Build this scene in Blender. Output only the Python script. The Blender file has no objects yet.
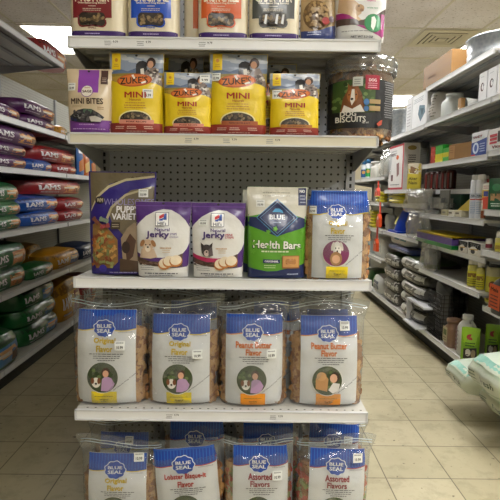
import bpy, bmesh, math, random
from mathutils import Vector, Matrix, noise
from math import sin, cos, pi, radians as R
scene = bpy.context.scene
COL = scene.collection
rnd = random.Random(7)

# ---------------------------------------------------------------- camera model (solved from the floor tiles and shelf ends)
F, PITCH, YAW, ROLL, H = 499.9, .1114, .0038, .0127, 1.317
def _axes():
    R0 = Vector((cos(YAW), -sin(YAW), 0)); fh = Vector((sin(YAW), cos(YAW), 0)); Z = Vector((0, 0, 1))
    Fw = cos(PITCH)*fh - sin(PITCH)*Z; U0 = sin(PITCH)*fh + cos(PITCH)*Z
    return cos(ROLL)*R0 + sin(ROLL)*U0, -sin(ROLL)*R0 + cos(ROLL)*U0, Fw
AR, AU, AF = _axes()
def at(px, py, axis, val):
    d = AR*((px-250)/F) - AU*((py-250)/F) + AF
    o = Vector((0, 0, H)); t = (val-o[axis])/d[axis]
    return o + d*t
cam = bpy.data.objects.new('camera', bpy.data.cameras.new('camera')); COL.objects.link(cam)
cam.data.sensor_width = 36; cam.data.lens = 36*F/500; cam.data.clip_start = .01
m = Matrix((AR, AU, -AF)).transposed().to_4x4(); m.translation = (0, 0, H); cam.matrix_world = m
scene.camera = cam

# ---------------------------------------------------------------- materials
def lin(h):
    h = h.lstrip('#'); o = []
    for i in (0, 2, 4):
        c = int(h[i:i+2], 16)/255; o.append(c/12.92 if c <= .04045 else ((c+.055)/1.055)**2.4)
    return (*o, 1)
_M = {}
def newmat(name):
    m = bpy.data.materials.new(name); m.use_nodes = True; nt = m.node_tree
    return m, nt, nt.nodes['Principled BSDF']
def N(nt, t, **k):
    n = nt.nodes.new(t)
    for a, b in k.items(): setattr(n, a, b)
    return n
def math_(nt, op, a, b=None, c=None):
    n = N(nt, 'ShaderNodeMath', operation=op)
    for i, v in enumerate((a, b, c)):
        if v is None: continue
        if isinstance(v, (int, float)): n.inputs[i].default_value = v
        else: nt.links.new(v, n.inputs[i])
    return n.outputs[0]
def ramp(nt, fac, stops):
    n = N(nt, 'ShaderNodeValToRGB'); e = n.color_ramp.elements
    while len(e) < len(stops): e.new(.5)
    for q, (p, c) in zip(e, stops): q.position = p; q.color = lin(c) if isinstance(c, str) else c
    nt.links.new(fac, n.inputs[0]); return n.outputs[0]
def noise_(nt, scale, detail=3, vec=None, rough=.5):
    n = N(nt, 'ShaderNodeTexNoise'); n.inputs['Scale'].default_value = scale; n.inputs['Detail'].default_value = detail
    n.inputs['Roughness'].default_value = rough
    nt.links.new(vec if vec is not None else objco(nt), n.inputs['Vector']); return n.outputs['Fac']
def objco(nt):
    for n in nt.nodes:
        if n.type == 'TEX_COORD': return n.outputs['Object']
    return N(nt, 'ShaderNodeTexCoord').outputs['Object']
def bump(nt, b, h, strength, dist=.003):
    n = N(nt, 'ShaderNodeBump'); n.inputs['Strength'].default_value = strength; n.inputs['Distance'].default_value = dist
    nt.links.new(h, n.inputs['Height']); nt.links.new(n.outputs[0], b.inputs['Normal'])
def K(hexc, rough=.38, kind='film'):
    """printed surface of one colour: film (crinkly plastic), card (box board) or paint"""
    key = (hexc, rough, kind)
    if key in _M: return _M[key]
    m, nt, b = newmat('print_%s_%s' % (hexc.strip('#'), kind))
    c = lin(hexc); b.inputs['Roughness'].default_value = rough
    n = noise_(nt, 14 if kind == 'film' else 30, 3)
    mx = N(nt, 'ShaderNodeMixRGB', blend_type='MIX')
    mx.inputs[1].default_value = tuple(v*.88 for v in c[:3])+(1,); mx.inputs[2].default_value = tuple(min(1, v*1.06) for v in c[:3])+(1,)
    nt.links.new(n, mx.inputs[0]); nt.links.new(mx.outputs[0], b.inputs['Base Color'])
    if kind == 'film':
        n2 = noise_(nt, 38, 2); bump(nt, b, n2, .35, .006); b.inputs['Coat Weight'].default_value = .25; b.inputs['Coat Roughness'].default_value = .12
    elif kind == 'card': b.inputs['Roughness'].default_value = .6
    _M[key] = m; return m
def C(h): return K(h, .6, 'card')
def metalpaint(name, hexc, rough=.35, scratches=.15):
    if name in _M: return _M[name]
    m, nt, b = newmat(name); n = noise_(nt, 6, 5)
    c = lin(hexc)
    nt.links.new(ramp(nt, n, [(.3, tuple(v*(1-scratches) for v in c[:3])+(1,)), (.7, c)]), b.inputs['Base Color'])
    b.inputs['Roughness'].default_value = rough; _M[name] = m; return m
def steel(name='galvanised', hexc='#a9adb0', rough=.35):
    if name in _M: return _M[name]
    m, nt, b = newmat(name); v = N(nt, 'ShaderNodeTexVoronoi'); v.inputs['Scale'].default_value = 40
    nt.links.new(objco(nt), v.inputs['Vector'])
    nt.links.new(ramp(nt, v.outputs['Distance'], [(0, '#8c9296'), (1, hexc)]), b.inputs['Base Color'])
    b.inputs['Metallic'].default_value = .85; b.inputs['Roughness'].default_value = rough; _M[name] = m; return m
def pegmat(name, base, hole, r=.13, vertical=True):
    if name in _M: return _M[name]
    m, nt, b = newmat(name); s = N(nt, 'ShaderNodeSeparateXYZ'); nt.links.new(objco(nt), s.inputs[0])
    fx = math_(nt, 'SUBTRACT', math_(nt, 'FRACT', math_(nt, 'DIVIDE', math_(nt, 'ADD', s.outputs[0], 10), .0254)), .5)
    fz = math_(nt, 'SUBTRACT', math_(nt, 'FRACT', math_(nt, 'DIVIDE', math_(nt, 'ADD', s.outputs[2 if vertical else 1], 10), .0254)), .5)
    d = math_(nt, 'SQRT', math_(nt, 'ADD', math_(nt, 'MULTIPLY', fx, fx), math_(nt, 'MULTIPLY', fz, fz)))
    nt.links.new(ramp(nt, d, [(r, hole), (r+.04, base)]), b.inputs['Base Color']); b.inputs['Roughness'].default_value = .5
    _M[name] = m; return m
def clearmat(name, tint='#f4f6f8', base=.05, edge=.38, haze=.05, scale=18, bstr=.9, rough=.14):
    if name in _M: return _M[name]
    m, nt, b = newmat(name); nt.nodes.remove(b); out = nt.nodes['Material Output']
    n = noise_(nt, scale, 3)
    bp = N(nt, 'ShaderNodeBump'); bp.inputs['Strength'].default_value = bstr; bp.inputs['Distance'].default_value = .012; nt.links.new(n, bp.inputs['Height'])
    lw = N(nt, 'ShaderNodeLayerWeight'); lw.inputs['Blend'].default_value = .35; nt.links.new(bp.outputs[0], lw.inputs['Normal'])
    t = N(nt, 'ShaderNodeBsdfTransparent'); t.inputs[0].default_value = lin(tint)
    g = N(nt, 'ShaderNodeBsdfGlossy'); g.inputs['Roughness'].default_value = rough; nt.links.new(bp.outputs[0], g.inputs['Normal'])
    df = N(nt, 'ShaderNodeBsdfDiffuse'); df.inputs[0].default_value = (.8, .82, .84, 1)
    m1 = N(nt, 'ShaderNodeMixShader'); m1.inputs[0].default_value = haze; nt.links.new(t.outputs[0], m1.inputs[1]); nt.links.new(df.outputs[0], m1.inputs[2])
    f = math_(nt, 'MULTIPLY_ADD', lw.outputs['Facing'], edge, base)
    m2 = N(nt, 'ShaderNodeMixShader'); nt.links.new(f, m2.inputs[0]); nt.links.new(m1.outputs[0], m2.inputs[1]); nt.links.new(g.outputs[0], m2.inputs[2])
    nt.links.new(m2.outputs[0], out.inputs[0]); _M[name] = m; return m
FILM = clearmat('clear_plastic_film')
FILM2 = clearmat('clear_tight_film', base=.05, edge=.3, haze=.03, scale=7, bstr=.4, rough=.12)
HARD = clearmat('clear_hard_plastic', '#e6e8ea', .06, .75, .05, 8, .05, .05)
def biscuitmat(name, a, b_, c):
    if name in _M: return _M[name]
    m, nt, b = newmat(name); n = noise_(nt, 22, 4)
    nt.links.new(ramp(nt, n, [(.3, a), (.5, b_), (.7, c)]), b.inputs['Base Color']); b.inputs['Roughness'].default_value = .7
    n2 = noise_(nt, 160, 3); bump(nt, b, n2, .5, .002); _M[name] = m; return m
def glow(name, strength, col=(1, .985, .955, 1)):
    m, nt, b = newmat(name); b.inputs['Emission Color'].default_value = col; b.inputs['Emission Strength'].default_value = strength
    b.inputs['Base Color'].default_value = (.9, .9, .9, 1); return m

# ---------------------------------------------------------------- mesh builder
class B:
    def __init__(s): s.v = []; s.f = []; s.mi = []; s.m = []; s.sm = []
    def add(s, vs, fs, mat, smooth=False):
        if mat not in s.m: s.m.append(mat)
        k = s.m.index(mat); o = len(s.v); s.v += [tuple(q) for q in vs]
        for f in fs: s.f.append([i+o for i in f]); s.mi.append(k); s.sm.append(smooth)
        return s
    def box(s, x0, x1, y0, y1, z0, z1, mat):
        vs = [(x, y, z) for x in (x0, x1) for y in (y0, y1) for z in (z0, z1)]
        return s.add(vs, [(0,1,3,2), (4,6,7,5), (0,4,5,1), (2,3,7,6), (0,2,6,4), (1,5,7,3)], mat)
    def prism(s, pts, y0, y1, mat, axis=1):
        n = len(pts); mk = (lambda a, b, c: (a, c, b)) if axis == 1 else ((lambda a, b, c: (c, a, b)) if axis == 0 else (lambda a, b, c: (a, b, c)))
        vs = [mk(a, b, y0) for a, b in pts]+[mk(a, b, y1) for a, b in pts]
        return s.add(vs, [tuple(range(n)), tuple(range(2*n-1, n-1, -1))]+[(i, (i+1) % n, n+(i+1) % n, n+i) for i in range(n)], mat)
    def lathe(s, prof, mat, cx=0, cy=0, seg=28, sx=1, sy=1, smooth=True, a0=0, a1=2*pi):
        vs = []; full = abs(a1-a0-2*pi) < 1e-6; cnt = seg if full else seg+1
        for r, z in prof:
            for i in range(cnt):
                a = a0+(a1-a0)*i/seg; vs.append((cx+r*cos(a)*sx, cy+r*sin(a)*sy, z))
        fs = []
        for j in range(len(prof)-1):
            for i in range(seg):
                k = (i+1) % cnt; fs.append((j*cnt+i, j*cnt+k, (j+1)*cnt+k, (j+1)*cnt+i))
        return s.add(vs, fs, mat, smooth)
    def tube(s, pts, r, mat, seg=6):
        pts = [Vector(p) for p in pts]; vs = []; n = len(pts)
        for i, p in enumerate(pts):
            d = (pts[min(i+1, n-1)]-pts[max(i-1, 0)]).normalized(); a = d.orthogonal().normalized(); b = d.cross(a)
            for k in range(seg): t = 2*pi*k/seg; vs.append(p+a*r*cos(t)+b*r*sin(t))
        fs = [(i*seg+k, i*seg+(k+1) % seg, (i+1)*seg+(k+1) % seg, (i+1)*seg+k) for i in range(n-1) for k in range(seg)]
        fs += [tuple(range(seg))[::-1], tuple(range((n-1)*seg, n*seg))]
        return s.add(vs, fs, mat, True)
    def grid(s, fn, us, vs_, mat, flip=False):
        P = [fn(u, v) for v in vs_ for u in us]; n = len(us)
        fs = [(j*n+i, j*n+i+1, (j+1)*n+i+1, (j+1)*n+i) for j in range(len(vs_)-1) for i in range(n-1)]
        if flip: fs = [f[::-1] for f in fs]
        return s.add(P, fs, mat, True)
    def build(s, name, parent=None, bevel=0, weld=False):
        me = bpy.data.meshes.new(name); me.from_pydata(s.v, [], s.f)
        for m_ in s.m: me.materials.append(m_)
        me.polygons.foreach_set('material_index', s.mi); me.polygons.foreach_set('use_smooth', s.sm); me.update()
        o = bpy.data.objects.new(name, me); COL.objects.link(o); o.parent = parent
        if bevel:
            b = o.modifiers.new('bevel', 'BEVEL'); b.width = bevel; b.segments = 2; b.limit_method = 'ANGLE'
        return o
def tag(o, label, cat, group=None):
    o['label'] = label; o['category'] = cat
    if group: o['group'] = group
    return o
def thing(name, label, cat, loc=(0, 0, 0), rz=0, group=None, rx=0, ry=0):
    o = bpy.data.objects.new(name, None); COL.objects.link(o); o.empty_display_size = .05
    o.location = loc; o.rotation_euler = (rx, ry, rz); return tag(o, label, cat, group)
def struct(o): o['kind'] = 'structure'; return o
def kids(o): return [c for c in COL.objects if c.parent is o]
def dup(root, loc, rz, label, group=None, scale=None):
    def cp(o, par):
        c = o.copy(); COL.objects.link(c); c.parent = par
        for ch in kids(o):
            if ch is not c: cp(ch, c)
        return c
    c = cp(root, None); c.location = loc; c.rotation_euler.z = rz; c['label'] = label
    if group: c['group'] = group
    if scale: c.scale = scale
    return c

# ---------------------------------------------------------------- 2D artwork -> decals lying on a surface
_T = {}
def textmesh(s, bold=0):
    if (s, bold) in _T: return _T[(s, bold)]
    cu = bpy.data.curves.new('t', 'FONT'); cu.body = s; cu.resolution_u = 2; cu.offset = bold; cu.fill_mode = 'BOTH'
    o = bpy.data.objects.new('t', cu); COL.objects.link(o)
    dg = bpy.context.evaluated_depsgraph_get(); me = bpy.data.meshes.new_from_object(o.evaluated_get(dg))
    vs = [(v.co.x, v.co.y) for v in me.vertices]; fs = [tuple(p.vertices) for p in me.polygons]
    bpy.data.objects.remove(o); bpy.data.curves.remove(cu); bpy.data.meshes.remove(me)
    x0 = min(v[0] for v in vs); x1 = max(v[0] for v in vs); y0 = min(v[1] for v in vs); y1 = max(v[1] for v in vs)
    r = ([((x-x0)/(x1-x0)-.5, (y-y0)/(y1-y0)-.5) for x, y in vs], fs, (x1-x0)/(y1-y0)); _T[(s, bold)] = r; return r
class Art:
    """art drawn in 2D (a right, b DOWN, as on the pack) on builder b; T maps (a,b) -> local metres (x,z); S maps (x,z,lift) -> 3D"""
    def __init__(s, b, T, S, cell=.007, mat=K, flat=False): s.b = b; s.T = T; s.S = S; s.n = 0; s.cell = cell; s.mat = mat; s.flat = flat; s.pend = False
    def raw(s, pts, fs, col, lift=None):
        mt = s.mat(col) if isinstance(col, str) else col
        P = [s.T(a, b) for a, b in pts]
        xs = [p[0] for p in P]; zs = [p[1] for p in P]
        small = max(xs)-min(xs) < s.cell*1.2 and max(zs)-min(zs) < s.cell*1.2
        if small: s.pend = True; off = .0006+.00017*(s.n+1+.8*random.random())
        else: s.n += 2 if s.pend else 1; s.pend = False; off = .0006+.00017*s.n
        if s.flat or small:
            s.b.add([s.S(x, z, off) for x, z in P], fs, mt, True); return
        bm = bmesh.new(); vs = [bm.verts.new((x, 0, z)) for x, z in P]
        for f in fs:
            try: bm.faces.new([vs[i] for i in f])
            except ValueError: pass
        bmesh.ops.triangulate(bm, faces=bm.faces[:])
        for ax, lo, hi in ((0, min(xs), max(xs)), (2, min(zs), max(zs))):
            k = math.floor(lo/s.cell)+1
            while k*s.cell < hi:
                co = [0, 0, 0]; no = [0, 0, 0]; co[ax] = k*s.cell; no[ax] = 1
                bmesh.ops.bisect_plane(bm, geom=bm.verts[:]+bm.edges[:]+bm.faces[:], plane_co=co, plane_no=no, dist=1e-6); k += 1
        bm.verts.index_update()
        s.b.add([s.S(v.co.x, v.co.z, off) for v in bm.verts], [[v.index for v in f.verts] for f in bm.faces], mt, True); bm.free()
    def poly(s, pts, col): s.raw(pts, [tuple(range(len(pts)))], col)
    def rect(s, x0, y0, x1, y1, col): s.poly([(x0, y0), (x1, y0), (x1, y1), (x0, y1)], col)
    def ell(s, cx, cy, rx, ry, col, n=20, rot=0, a0=0, a1=360):
        full = a1-a0 >= 360; k = n if full else n+1; o = []
        for i in range(k):
            a = R(a0+(a1-a0)*i/n); x = rx*cos(a); y = ry*sin(a); c, q = cos(rot), sin(rot); o.append((cx+c*x-q*y, cy+q*x+c*y))
        s.poly(o, col)
    def scal(s, cx, cy, rx, ry, col, lobes=10, amp=.08):
        s.poly([(cx+rx*(1+amp*cos(lobes*a))*cos(a), cy+ry*(1+amp*cos(lobes*a))*sin(a)) for a in [2*pi*i/60 for i in range(60)]], col)
    def band(s, top, bot, col, n=1):
        """strip between two polylines with the same number of points"""
        pts = top+bot; k = len(top); s.raw(pts, [(i, i+1, k+i+1, k+i) for i in range(k-1)], col)
    def text(s, t, cx, cy, w, h, col, bold=.02, rot=0, bend=0):
        vs, fs, _ = textmesh(t, 0); c, q = cos(rot), sin(rot); P = []; G = []; e = bold*abs(h)*1.3; f_ = bold*abs(w)/max(2, len(t))*1.9
        for dx, dy in (((-f_, -e), (f_, -e*.3), (-f_, e*.3), (f_, e)) if bold >= .02 else ((0, 0),)):
            k = len(P)
            for x, y in vs:
                a, b = x*w+dx, -y*h+bend*(x*2)**2*h+dy; P.append((cx+c*a-q*b, cy+q*a+c*b))
            G += [tuple(i+k for i in f) for f in fs]
        s.raw(P, G, col)
    def lines(s, x0, y0, x1, n, dy, th, col, seed=1, fill=.8):
        r = random.Random(seed)
        for i in range(n):
            x = x0+(r.random()*.12)*(x1-x0); e = x1-(r.random()*.12)*(x1-x0); pts = []; fs = []
            while x < e:
                w = (.04+.1*r.random())*(x1-x0); xe = min(x+w, e); k = len(pts)
                pts += [(x, y0+i*dy), (xe, y0+i*dy), (xe, y0+i*dy+th), (x, y0+i*dy+th)]; fs.append((k, k+1, k+2, k+3)); x = xe+.02*(x1-x0)
            if pts: s.raw(pts, fs, col)
    def bone(s, cx, cy, w, h, col, rot=0):
        o = []; r = h*.3
        def arc(x, y, a0, a1):
            for i in range(7): a = R(a0+(a1-a0)*i/6); o.append((x+r*cos(a), y+r*sin(a)))
        arc(w/2-r, -h/2+r, -150, 60); arc(w/2-r, h/2-r, -60, 150); arc(-w/2+r, h/2-r, 30, 240); arc(-w/2+r, -h/2+r, 120, 330)
        c, q = cos(rot), sin(rot); s.poly([(cx+c*x-q*y, cy+q*x+c*y) for x, y in o], col)
    def dog(s, cx, cy, r, base='#c9a27a', ear='#8a5f3c', muz='#efe6da', prick=False):
        if prick:
            s.poly([(cx-r*.95, cy-r*1.25), (cx-r*.2, cy-r*.6), (cx-r*.8, cy+.1*r)], ear); s.poly([(cx+r*.95, cy-r*1.25), (cx+r*.2, cy-r*.6), (cx+r*.8, cy+.1*r)], ear)
        s.ell(cx, cy, r*.8, r*.95, base)
        if not prick:
            s.ell(cx-r*.85, cy-r*.35, r*.3, r*.55, ear, rot=.5); s.ell(cx+r*.85, cy-r*.35, r*.3, r*.55, ear, rot=-.5)
        s.ell(cx, cy+r*.4, r*.42, r*.5, muz); s.ell(cx, cy+.2*r, r*.16, r*.12, '#201a18')
        s.ell(cx-.32*r, cy-.15*r, r*.1, r*.1, '#201a18'); s.ell(cx+.32*r, cy-.15*r, r*.1, r*.1, '#201a18')
    def person(s, cx, cy, r, hair='#3a281e', top='#c9a3c8', skin='#d9a98c'):
        s.poly([(cx-r*1.6, cy+r*3.6), (cx-r*1.5, cy+r*1.8), (cx-r*.5, cy+r*1.0), (cx+r*.5, cy+r*1.0), (cx+r*1.5, cy+r*1.8), (cx+r*1.6, cy+r*3.6)], top)
        s.ell(cx, cy-r*.15, r*1.05, r*1.15, hair); s.ell(cx, cy+r*.15, r*.75, r*.9, skin)

def interp(P, t):
    if t <= P[0][0]: return P[0][1]
    for (a, x), (b, y) in zip(P, P[1:]):
        if t <= b: k = (t-a)/(b-a); k = k*k*(3-2*k); return x+(y-x)*k
    return P[-1][1]
class Skin:
    """closed soft package: outline w x h, thickness t; S(x,z,lift) is its front"""
    def __init__(s, w, h, t, prof=((0, .85), (.08, 1), (.6, .8), (.88, .12), (1, .04)), wp=((0, 1), (1, 1)), n=2.6, wr=.0022, k=22, seed=0, lean=0, zc=0, top=None, crown=0):
        s.crown = crown; s.topmat = None;
        s.w, s.h, s.t, s.prof, s.wp, s.n, s.wr, s.k, s.seed, s.lean, s.zc, s.top = w, h, t, prof, wp, n, wr, k, seed, lean, zc, top
    def y(s, x, z, side=-1, lift=0):
        v = min(1, max(0, z/s.h)); hw = s.w/2*interp(s.wp, v); u = min(1, abs(x/hw))
        d = s.t/2*interp(s.prof, v)*(max(0, 1-u**s.n))**.5
        wn = noise.noise(Vector((x*s.k, z*s.k*.8, s.seed+side*3.1)))+.22*noise.noise(Vector((x*s.k*2.3+9, z*s.k*2.2, s.seed+side)))
        edge = min(1, (1-u)*6)
        return side*(d+wn*s.wr*edge+.0008+lift)+s.lean*v*v*s.h
    def S(s, x, z, lift=0, side=-1):
        hw = s.w/2*interp(s.wp, min(1, max(0, z/s.h)))*.997; x = max(-hw, min(hw, x)); return s._S(x, z, lift, side)
    def _S(s, x, z, lift=0, side=-1): return (x, s.y(x, z, side, lift), z+s.zz(x, z))
    def zz(s, x, z): return s.top(x/(s.w/2))*(z/s.h)**2 if s.top else 0
    def mesh(s, b, front, back=None, nu=None, nv=None):
        nu = nu or max(8, int(s.w/.006)); nv = nv or max(8, int(s.h/.006))
        us = [sin(pi/2*(-1+2*i/nu)) for i in range(nu+1)]; vs = [.5-.5*cos(pi*j/nv) if False else j/nv for j in range(nv+1)]
        f = lambda side: (lambda u, v: (u*s.w/2*interp(s.wp, v), s.y(u*s.w/2*interp(s.wp, v), v*s.h, side), v*s.h+s.zz(u*s.w/2, v*s.h)))
        b.grid(f(-1), us, vs, front); b.grid(f(1), us, vs, back or front, True)
        P = [f(-1)(u, 0) for u in us]; Q = [f(1)(u, 0) for u in us]; n = len(us)
        b.add(P+Q, [(i, i+n, i+n+1, i+1) for i in range(n-1)], back or front, True)
        kk = 7 if s.crown else 2
        def topf(u, t):
            p, q_ = Vector(f(-1)(u, 1)), Vector(f(1)(u, 1)); r = p.lerp(q_, t); r.z += s.crown*4*t*(1-t)*(1-abs(u)**4)+s.crown*.5*noise.noise(r*9+Vector((s.seed, 0, 0)))*4*t*(1-t); return r
        b.grid(topf, us, [i/(kk-1) for i in range(kk)], s.topmat or back or front)
        # side seams
        for e in (-1, 1):
            P = [f(-1)(e, v) for v in vs]; Q = [f(1)(e, v) for v in vs]; n2 = len(vs)
            b.add(P+Q, [(i, i+1, i+n2+1, i+n2) for i in range(n2-1)], back or front, True)
def sticker(parent, S, T, cx, cy, w, h, txt='10.99', rot=0):
    b = B(); a = Art(b, T, lambda x, z, l: S(x, z, l+.0035), mat=C)
    c, q = cos(rot), sin(rot)
    a.poly([(cx+c*x-q*y, cy+q*x+c*y) for x, y in ((-w/2, -h/2), (w/2, -h/2), (w/2, h/2), (-w/2, h/2))], '#e9ebe8')
    a.lines(cx-w*.4, cy-h*.36, cx+w*.4, 1, 1, h*.12, '#8d8f92', 3); a.text(txt, cx, cy+h*.18, w*.62, h*.3, '#2c2c30', .03)
    return b.build('price_sticker', parent)
LIGHT_E = 27.5
ADDED_LAMPS = [(-1, -2), (-1, -4), (-3, -6), (0, -7), (1, -5), (-2, 0), (-2, 3), (-2, 5), (3, -4), (3, -1), (6, -4), (6, 0), (4, 3)]  # grid cells of unseen panels, added to brighten display, aisle floors and ceiling
scene.view_settings.view_transform = 'Standard'; scene.view_settings.exposure = 0
w = bpy.data.worlds.new('world'); scene.world = w; w.use_nodes = True
w.node_tree.nodes['Background'].inputs[0].default_value = (.9, .93, 1, 1); w.node_tree.nodes['Background'].inputs[1].default_value = .3
scene.cycles.use_denoising = True; scene.cycles.max_bounces = 8; scene.cycles.transparent_max_bounces = 24; scene.cycles.sample_clamp_indirect = 4; scene.cycles.caustics_reflective = False
# ================================================================= SETTING
ZC = 3.0; Y0, Y1, X0, X1 = -3.2, 12.5, -5.2, 5.4
def floor_mat():
    m, nt, b = newmat('vinyl_tile_floor'); s = N(nt, 'ShaderNodeSeparateXYZ'); co = objco(nt); nt.links.new(co, s.inputs[0]); T = .3048
    def ed(o, off):
        f = math_(nt, 'FRACT', math_(nt, 'DIVIDE', math_(nt, 'ADD', o, 60*T-off), T))
        return math_(nt, 'MINIMUM', f, math_(nt, 'SUBTRACT', 1, f))
    e = math_(nt, 'MINIMUM', ed(s.outputs[0], .6605), ed(s.outputs[1], 2.212))
    g = ramp(nt, e, [(.004, '#3c362a'), (.012, '#ffffff')])
    # slight shade difference from tile to tile
    cx = math_(nt, 'FLOOR', math_(nt, 'DIVIDE', math_(nt, 'ADD', s.outputs[0], 60*T-.6605), T)); cy = math_(nt, 'FLOOR', math_(nt, 'DIVIDE', math_(nt, 'ADD', s.outputs[1], 60*T-2.212), T))
    cv = N(nt, 'ShaderNodeCombineXYZ'); nt.links.new(cx, cv.inputs[0]); nt.links.new(cy, cv.inputs[1])
    wn = N(nt, 'ShaderNodeTexWhiteNoise'); nt.links.new(cv.outputs[0], wn.inputs['Vector'])
    base = ramp(nt, wn.outputs['Value'], [(0, '#b3aa8c'), (1, '#beb598')])
    sm = N(nt, 'ShaderNodeMixRGB', blend_type='MULTIPLY'); sm.inputs[0].default_value = .55
    nt.links.new(base, sm.inputs[1]); nt.links.new(ramp(nt, noise_(nt, 1.7, 5), [(.25, '#b5ad9c'), (.6, '#ffffff')]), sm.inputs[2])
    sp = N(nt, 'ShaderNodeMixRGB', blend_type='MULTIPLY'); sp.inputs[0].default_value = .8
    nt.links.new(sm.outputs[0], sp.inputs[1]); nt.links.new(ramp(nt, noise_(nt, 34, 2), [(.24, '#4a3a28'), (.31, '#ffffff')]), sp.inputs[2])
    sc = N(nt, 'ShaderNodeMixRGB', blend_type='MULTIPLY'); sc.inputs[0].default_value = .22
    nt.links.new(sp.outputs[0], sc.inputs[1]); nt.links.new(ramp(nt, noise_(nt, 9, 6, None, .7), [(.36, '#857a62'), (.5, '#ffffff')]), sc.inputs[2])
    fm = N(nt, 'ShaderNodeMixRGB', blend_type='MULTIPLY'); fm.inputs[0].default_value = .75
    nt.links.new(sc.outputs[0], fm.inputs[1]); nt.links.new(g, fm.inputs[2]); nt.links.new(fm.outputs[0], b.inputs['Base Color'])
    b.inputs['Roughness'].default_value = .42; b.inputs['Specular IOR Level'].default_value = .35
    bump(nt, b, noise_(nt, 5, 3), .12, .01); return m
def plain(name, hexc, rough=.8, spots=None):
    m, nt, b = newmat(name); c = lin(hexc); b.inputs['Base Color'].default_value = c; b.inputs['Roughness'].default_value = rough
    if spots:
        n = noise_(nt, 42, 3, None, .65); n2 = noise_(nt, 2.2, 3)
        mx = N(nt, 'ShaderNodeMixRGB', blend_type='MULTIPLY'); mx.inputs[0].default_value = 1
        nt.links.new(ramp(nt, n, [(.33, spots), (.42, hexc)]), mx.inputs[1]); nt.links.new(ramp(nt, n2, [(.3, '#e6e2da'), (.7, '#ffffff')]), mx.inputs[2])
        nt.links.new(mx.outputs[0], b.inputs['Base Color'])
    return m
wallm = plain('cream_wall_paint', '#cfc8b2', .85)
b = B(); b.box(X0, X1, Y0, Y1, -.05, 0, floor_mat()); struct(b.build('floor'))
b = B(); b.box(X0, X1, Y0, Y1, ZC, ZC+.04, plain('mineral_ceiling_tile', '#eeeaea', .9, '#b0aaa4')); struct(b.build('ceiling'))
b = B(); b.box(X0, X1, Y1, Y1+.1, 0, ZC, wallm); struct(b.build('wall_back'))
b = B(); b.box(X0, X1, Y0-.1, Y0, 0, ZC, wallm); struct(b.build('wall_front'))
b = B(); b.box(X0-.1, X0, Y0, Y1, 0, ZC, wallm); struct(b.build('wall_left'))
b = B(); b.box(X1, X1+.1, Y0, Y1, 0, ZC, wallm); struct(b.build('wall_right'))
GX0, GX, GY0, GY = 1.745, .59, 5.25, 1.1
b = B(); tee = plain('ceiling_grid_paint', '#d6d0bd', .6)
i = -11
while GX0+i*GX < X1:
    x = GX0+i*GX
    if x > X0: b.box(x-.012, x+.012, Y0, Y1, ZC-.004, ZC, tee)
    i += 1
i = -7
while GY0+i*GY < Y1:
    y = GY0+i*GY
    if y > Y0: b.box(X0, X1, y-.012, y+.012, ZC-.005, ZC, tee)
    i += 1
b.box(GX0, GX0+GX, GY0+.59, GY0+.614, ZC-.005, ZC, tee)
struct(b.build('trim_1'))
# ceiling lights
LIT = glow('fluorescent_diffuser', LIGHT_E)
LIT2 = glow('fluorescent_diffuser_far', LIGHT_E*.45)
def ceiling_light(ix, iy, label, n=1, mt=LIT):
    x0 = GX0+ix*GX; y0 = GY0+iy*GY
    t = thing('ceiling_light', label, 'ceiling light', (x0+GX*n/2, y0+GY/2, ZC))
    w = GX*n/2-.012; l = GY/2-.012; fr = plain('light_frame_paint', '#e4dfcf', .5)
    q = B(); q.box(-w, w, -l, -l+.03, -.02, -.006, fr).box(-w, w, l-.03, l, -.02, -.006, fr).box(-w, -w+.03, -l+.03, l-.03, -.02, -.006, fr).box(w-.03, w, -l+.03, l-.03, -.02, -.006, fr)
    q.build('frame', t); q = B(); q.box(-w+.03, w-.03, -l+.03, l-.03, -.012, -.007, mt); q.build('diffuser', t); return t
ceiling_light(-7, 0, 'bright white ceiling light panel above the shelves of dog food bags', mt=LIT2)
ceiling_light(1, 0, 'bright white ceiling light panel beside the square air vent', mt=LIT2)
ceiling_light(1, 3, 'small distant ceiling light panel low over the white boxes', mt=LIT2)
for ix, iy in ADDED_LAMPS: ceiling_light(ix, iy, 'white ceiling light panel in the tiled ceiling over the shop aisles, out of the picture')['group'] = 'added unseen ceiling lights'
# vent
t = thing('ceiling_vent', 'square cream air vent with stepped louvers in the ceiling', 'ceiling vent', (GX0+GX/2, GY0+.3, ZC))
vm = plain('vent_paint', '#d3cab0', .5); vd = plain('vent_dark', '#3f3a30', .9); q = B(); h = .283
for a, bb, z in ((h, h-.075, -.014),):
    q.box(-a, a, -a, -bb, z, z+.006, vm).box(-a, a, bb, a, z, z+.006, vm).box(-a, -bb, -bb, bb, z, z+.006, vm).box(bb, a, -bb, bb, z, z+.006, vm)
q.build('frame', t); q = B(); q.box(-.2, .2, -.2, .2, -.0065, -.0055, vd); q.build('duct', t)
for a in (.195, .145, .095):
    q = B(); w_ = .032; q.box(-a, a, -a, -a+w_, -.02, -.014, vm).box(-a, a, a-w_, a, -.02, -.014, vm).box(-a, -a+w_, -a+w_, a-w_, -.02, -.014, vm).box(a-w_, a, -a+w_, a-w_, -.02, -.014, vm)
    q.build('louver', t)
q = B(); q.box(-.045, .045, -.045, .045, -.022, -.018, vm); q.build('louver', t)

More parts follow.
